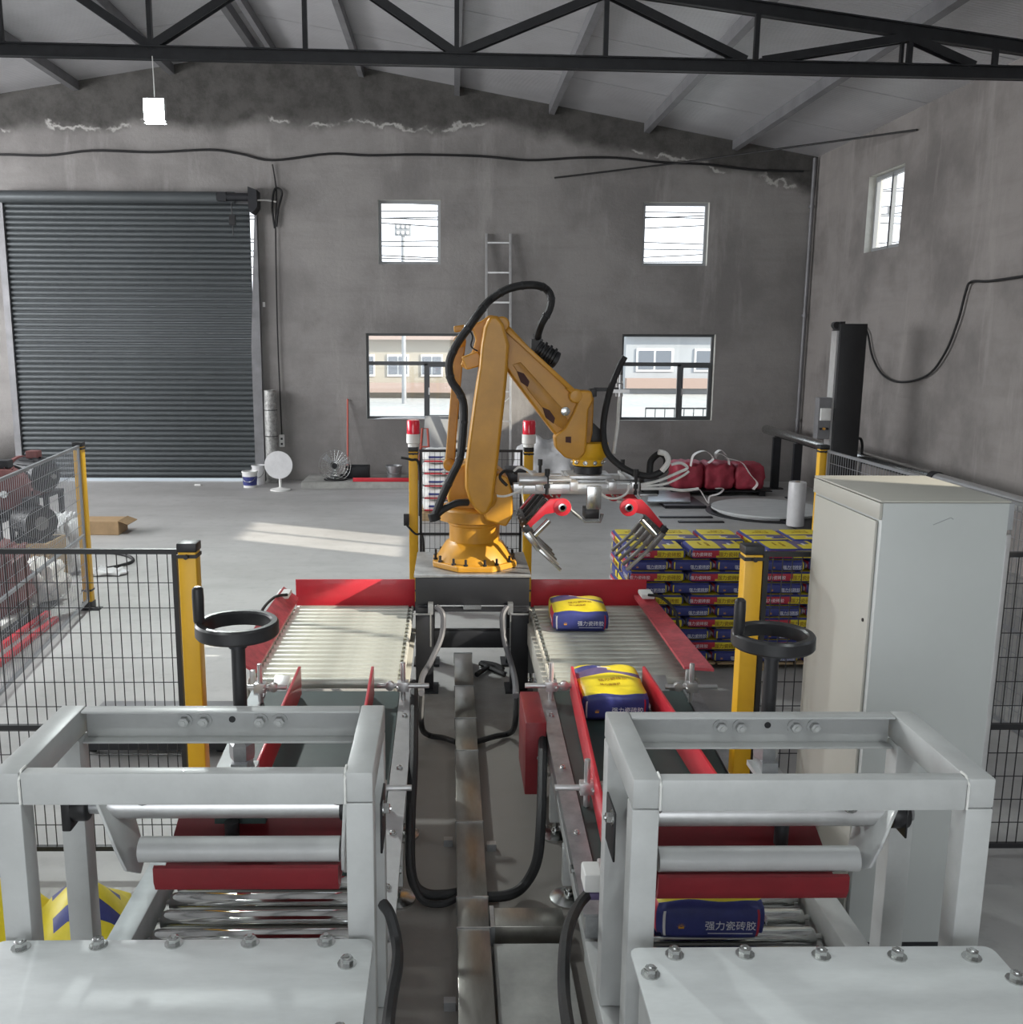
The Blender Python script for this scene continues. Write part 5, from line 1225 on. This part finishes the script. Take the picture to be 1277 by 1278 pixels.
tag(MB().tube(spline([at(a, b, x=RW-.05) for a, b in cw], 6), .017, 7).build('wall_cable', 'rubber'), 'black cable hanging in a deep loop on the right wall above the mast', 'cable')
# ladder
ld = thing('ladder', 'tall aluminium ladder leaning on the back wall behind the robot', 'ladder', at(622, 590, y=18.0))
lz1 = at(622, 292, y=BW-.08)
l0, l1 = at(607, 298, y=BW-.06), at(637, 298, y=BW-.06)
f0, f1 = V((l0.x+.02, 18.0, .126)), V((l1.x+.02, 18.0, .126))
l0.z = l1.z = 4.70
for a, b in ((f0, l0), (f1, l1)): MB().bar(a, b, .045, .07, (0, 1, 0)).build('rail', 'alu', ld, .004)
for k in range(1, 9):
    t = k/8.3; MB().bar(f0.lerp(l0, t), f1.lerp(l1, t), .04, .03, (0, 0, 1)).build('rung', 'alu', ld)
    if k in (3, 4, 5): MB().bar(f1.lerp(l1, t-.02)+V((0, -.03, 0)), f0.lerp(l0, t-.07)+V((.18, -.03, 0)), .02, .02, (0, 1, 0)).build('brace', 'alu', ld)
# roll of mesh, buckets, broom, box, bar
q = at(338, 520, y=BW-.22)
wm = thing('mesh_roll', 'tall grey roll of wire mesh standing right of the roller shutter', 'roll', (q.x, BW-.22, 0))
rz = at(338, 487, y=BW-.22).z
MB().lathe((q.x, BW-.22, .0), [(.115, 0), (.12, .02), (.118, rz*.4), (.122, rz*.7), (.112, rz), (.07, rz+.005), (.07, rz-.1)], 22).build('mesh', mat('wire mesh roll', (.40, .40, .39), .5, .4, .5, 18, .6, 40), wm)
for z in (.3, .9, 1.4): MB().ring((q.x, BW-.22, z), .122, .008, 22, 6).build('tie', 'rubber', wm)
def bucket(px, py, y, r, h, m, label, band=None, z=0.0):
    q = at(px, py, y=y); b = thing('bucket', label, 'bucket', (q.x, y, z))
    MB().lathe((q.x, y, z), [(r*.86, 0), (r, h), (r*1.06, h), (r*1.06, h-.02), (r*1.07, h+.005), (r*.97, h+.006), (r*.95, h-.05), (r*.8, .03)], 22).build('pail', m, b)
    if band: MB().lathe((q.x, y, z+h*.15), [(r*.905, 0), (r*.975, h*.55)], 22).build('label_band', band, b)
    MB().tube(spline([(q.x-r, y-.02, z+h*.8), (q.x-r*.5, y-r*1.1, z+h*.45), (q.x+r*.5, y-r*1.1, z+h*.45), (q.x+r, y-.02, z+h*.8)], 5), .006, 5).build('bail', 'steel', b)
bucket(312, 600, 17.9, .14, .30, 'white', 'white paint bucket with a navy label, at the right end of the shutter', 'bblue')
bucket(323, 590, 18.3, .13, .36, 'sheet', 'pale bucket behind the navy labelled one, beside the shutter rail')
bucket(492, 590, 18.25, .15, .24, 'galv', 'metal pail standing on the ledge left of the beacon fence', None, .126)
br = thing('broom', 'red broom leaning on the back wall beside the open fan', 'broom', at(433, 590, y=18.4))
a, b = at(434, 596, y=18.35), at(434, 498, y=BW-.03); a.z = .17
MB().cyl(a, b, .018, n=8).build('handle', 'copper', br)
MB().box((a.x-.15, a.y-.03, .127), (a.x+.15, a.y+.03, .19)).build('head', 'charcoal', br, .01)
q = at(447, 590, y=18.3)
cr = thing('dark_crate', 'small dark crate on the ledge between the open fan and the metal pail', 'crate', (q.x, 18.3, .126))
for s in (0, 1): MB().box((q.x-.22, 18.15+s*.28, .14), (q.x+.22, 18.17+s*.28, .36)).build('side', 'charcoal', cr, .005)
for s in (0, 1): MB().box((q.x-.22+s*.42, 18.171, .14), (q.x-.20+s*.42, 18.429, .36)).build('side', 'charcoal', cr, .005)
MB().box((q.x-.22, 18.15, .126), (q.x+.22, 18.45, .139)).build('bottom', 'charcoal', cr)
a, b = at(441, 600, y=17.85), at(512, 601, y=17.85)
tag(MB().box((a.x, 17.78, .126), (b.x, 17.79, .20)).box((a.x, 17.791, .126), (b.x, 17.92, .136)).build('red_channel', 'red', None, .003), 'long red steel channel lying on the ledge beside the metal pail', 'channel')
# leaning board, white heap, white sacks behind the beacon fence
q = at(548, 560, y=18.2)
tag(MB().prism([(q.x-.35, 18.25, .126), (q.x+.35, 18.25, .126), (q.x+.35, BW-.04, 1.28), (q.x-.28, BW-.04, 1.28)], (0, .03, 0)).build('leaning_board', 'pvcl', None, .006), 'grey board leaning on the back wall under the lower left window', 'board')
ht = thing('hand_truck', 'small red hand truck frame behind the left beacon', 'trolley', at(530, 590, y=17.9))
q = at(530, 590, y=17.95)
MB().tube([(q.x-.12, 17.9, .14), (q.x-.05, 18.25, 1.08), (q.x+.05, 18.25, 1.08), (q.x+.12, 17.9, .14)], .022, 8).build('frame', 'copper', ht)
for z, s in ((.4, .1), (.75, .075)): MB().cyl((q.x-s, 17.99+.25*(z-.4), z), (q.x+s, 17.99+.25*(z-.4), z), .014, n=8).build('crossbar', 'copper', ht)
for s in (-1, 1): MB().lathe((q.x+s*.15, 17.95, .206), [(.08, -.02), (.08, .02), (.03, .025)], 16, (1, 0, 0)).build('wheel', 'rubber', ht)
q = at(687, 570, y=17.2)
tag(puffy('bulk_bag', q.x-.62, q.x+.55, 16.9, 17.6, 0, at(687, 548, y=17.2).z, 'sheet', None, .05, 21, 14, 8, 8, 3.2), 'large crumpled white bulk bag against the back wall, behind the gripper', 'bag')
wx0_ = at(527, 600, y=14.6).x
wp = thing('sack_pallet', 'wooden pallet under the white sacks behind the beacon fence', 'pallet', (wx0_+.58, 14.95, 0))
wx0 = wx0_; _ = at(527, 600, y=14.6).x; wx1 = wx0+1.16
for k in range(6): MB().box((wx0-.02, 14.55+k*.14, .10), (wx1+.02, 14.66+k*.14, .122)).build('plank', 'wood', wp)
for k in range(3): MB().box((wx0+k*.5, 14.55, 0), (wx0+.12+k*.5, 15.36, .099)).build('bearer', 'wood', wp)
me_w = None
for r in range(5):
    for c in range(2):
        x0 = wx0+c*.585
        if me_w is None:
            o = puffy('white_sack', 0, .57, 0, .75, 0, .185, 'white', None, .008, 5, 10, 8, 4, 5)
            s1 = MB().box((.03, -.004, .03), (.54, .012, .055)).build('stripe', 'red', o, local=True); s2 = MB().box((.1, -.004, .09), (.45, .012, .12)).build('stripe', 'bblue', o, local=True); proto = o; me_w = 1
        else: o = copy_tree(proto)
        o.location = (x0, 14.57, .1235+r*.19)
        tag(o, 'white printed sack behind the beacon fence, %s column, %s up' % (('left', 'right')[c], ('first', 'second', 'third', 'fourth', 'fifth', 'sixth')[r]), 'sack', 'white sacks behind the beacon fence')

# ================================================================== THE LEFT SIDE: piled machine parts
def motor(px, py, y, r, L, m, label, axis=(1, 0, 0), mf='charcoal', zmin=None):
    c = at(px, py, y=y); t = thing('electric_motor', label, 'motor', c); ax = V(axis).normalized()
    mb = MB(); mb.lathe(c, [(r*.8, -L/2), (r, -L/2+.03), (r, L/2-.03), (r*.8, L/2)], 24, ax)
    mb.build('body', m, t)
    q = V((0, 0, 1)).rotation_difference(ax); fb = MB()
    for k in range(20):
        a = 2*PI*k/20; u = q @ V((math.cos(a), math.sin(a), 0)); fb.bar(c+u*(r+.008)-ax*L*.3, c+u*(r+.008)+ax*L*.3, .008, .02, u)
    fb.build('cooling_fins', m, t)
    MB().lathe(c-ax*L/2, [(r*1.06, -.05), (r*1.06, 0), (r*.5, .01)], 24, ax).build('fan_cowl', mf, t)
    MB().lathe(c-ax*(L/2+.05), [(r*.45, -.004), (r*.45, 0)], 18, ax).build('cowl_grille', 'purlin', t)
    MB().box(c+V((-.07, -.07, r)), c+V((.07, .07, r+.09))).build('terminal_box', mf, t, .01)
    MB().cyl(c+ax*L/2, c+ax*(L/2+.12), r*.16, n=12).build('shaft', 'steel', t)
    fx = c.z-r
    MB().box((c.x-.12, c.y-r*.8, c.z-r-.03), (c.x+.12, c.y+r*.8, c.z-r*.75)).build('foot', mf, t)
    return c
def stand(px, y, w, d, h, label):
    q = at(px, 640, y=y); s = thing('steel_rack', label, 'rack', (q.x, y, 0))
    MB().box((q.x-w/2, y-d/2, h-.04), (q.x+w/2, y+d/2, h)).build('shelf', 'charcoal', s)
    for a in (-1, 1):
        for b in (-1, 1): MB().box((q.x+a*(w/2-.03)-.025, y+b*(d/2-.03)-.025, 0), (q.x+a*(w/2-.03)+.025, y+b*(d/2-.03)+.025, h-.041)).build('leg', 'charcoal', s)
c = motor(44, 592, 11.6, .20, .46, 'charcoal', 'dark motor with rusty red end, upper right of the machine pile', (1, -.6, 0), 'dust')
stand(36, 11.75, .7, .5, c.z-.232, 'dark steel rack carrying the upper motors behind the left fence')
motor(8, 612, 10.6, .25, .36, 'dust', 'dusty red motor at the left edge of the picture, over the black one', (.35, -1, 0), 'charcoal')
c2 = at(8, 612, y=10.6)
stand(-16, 10.6, .56, .6, c2.z-.282, 'dark steel rack under the dusty red motor')
c3 = motor(40, 650, 10.4, .17, .36, 'black', 'black motor with grey round cowl in the machine pile behind the left fence', (-1, .9, 0), 'charcoal')
q = at(40, 665, y=10.4)
cg = thing('machine_crate', 'grey timber crate under the black motor', 'crate', (c3.x, 10.4, 0))
for k in range(4):
    hz = (c3.z-.202)/4
    MB().box((c3.x-.25, 10.15, k*hz+.004), (c3.x+.25, 10.18, (k+1)*hz-.004)).build('plank', 'wood', cg); MB().box((c3.x-.25, 10.62, k*hz+.004), (c3.x+.25, 10.65, (k+1)*hz-.004)).build('plank', 'wood', cg)
    MB().box((c3.x+.22, 10.181, k*hz+.004), (c3.x+.25, 10.619, (k+1)*hz-.004)).build('plank', 'wood', cg)
MB().box((c3.x-.24, 10.19, c3.z-.225), (c3.x+.21, 10.61, c3.z-.203)).build('lid', 'charcoal', cg)
def heap(px, py, w, d, h, m, nm, label, cat, seed):
    q = at(px, py, z=0); return tag(puffy(nm, q.x-w/2, q.x+w/2, q.y-d/2, q.y+d/2, 0, h, m, None, .04, seed, 12, 9, 7, 2.8), label, cat)
heap(86, 716, .32, .34, .72, 'sheet', 'plastic_sack', 'tall white plastic sack beside the lone yellow post', 'sack', 3)
heap(46, 752, .60, .5, .45, 'strap', 'plastic_sack', 'pale plastic sack on the floor behind the left mesh fence', 'sack', 4)
heap(8, 770, .45, .6, .75, 'dust', 'covered_machine', 'dusty reddish wrapped machine part at the left picture edge', 'machine', 6)
q = at(122, 668, z=0)
bx = thing('cardboard_box', 'brown cardboard box behind the lone yellow post', 'box', (q.x, q.y+.2, 0))
MB().box((q.x-.30, q.y, .0), (q.x+.30, q.y+.4, .20)).build('carton', 'card', bx, .01)
for s in (-1, 1): MB().prism([(q.x+s*.30, q.y, .201), (q.x+s*.30, q.y+.4, .201), (q.x+s*.44, q.y+.4, .15), (q.x+s*.44, q.y, .15)], (0, 0, .008)).build('flap', 'card', bx)
a, b = at(-10, 790, z=.04), at(62, 742, z=.04)
tag(MB().bar(a, b, .09, .07).build('steel_bar', 'strap'), 'long pale steel bar on the floor behind the left mesh fence', 'bar')
a, b = at(-10, 835, z=.03), at(70, 772, z=.03)
tag(MB().bar(a, b, .05, .05).build('red_bar', 'red'), 'nearer red steel bar lying on the floor behind the left fence', 'bar')
a, b = at(-10, 815, z=.03), at(60, 765, z=.03)
tag(MB().bar(a, b, .05, .05).build('red_bar', 'red'), 'farther red steel bar lying on the floor behind the left fence', 'bar')
a, b = at(-10, 805, z=.03), at(64, 752, z=.03)
tag(MB().bar(a, b, .12, .05).build('dark_bar', 'charcoal'), 'dark flat steel bar between the red bars and the pale one', 'bar')
tag(MB().tube(spline([at(118, 690, z=.02), at(140, 690, z=.02), at(160, 694, z=.02), at(166, 700, z=.02), at(150, 706, z=.02), at(118, 712, z=.02)], 6), .02, 6).build('floor_cable', 'rubber'), 'black cable lying in a loop on the floor right of the lone yellow post', 'cable')
q = at(130, 717, z=0); tag(puffy('plastic_scrap', q.x-.25, q.x+.3, q.y-.12, q.y+.12, 0, .07, 'sheet', None, .02, 9, 8, 6, 3, 2.5), 'scrap of white plastic on the floor beside the lone yellow post', 'scrap')
# low platform left of the conveyor
pa = at(172, 850, z=.0); pw = at(312, 850, z=.0)
pf = thing('platform_cart', 'low grey steel platform cart on the floor left of the roller table', 'cart', ((pa.x+pw.x)/2, 6.6, 0))
MB().box((pa.x+.02, 6.1, .12), (-1.47, 6.75, .15)).build('deck', 'purlin', pf, .004)
MB().box((pa.x+.02, 6.09, .06), (-1.47, 6.099, .149)).build('skirt', 'charcoal', pf)
for x in (pa.x+.14, -1.57):
    for y in (6.2, 6.65): MB().lathe((x, y, .058), [(.055, -.018), (.055, .018)], 14, (1, 0, 0)).box((x-.03, y-.03, .1135), (x+.03, y+.03, .119)).build('castor', 'rubber', pf)
q = at(225, 602, y=17.3); q = at(247, 604, z=.03)
tag(MB().box((q.x-.06, q.y-.03, 0), (q.x+.06, q.y+.03, .03)).build('paper_scrap', 'white', None, .005), 'small white scrap on the floor before the roller shutter', 'scrap')
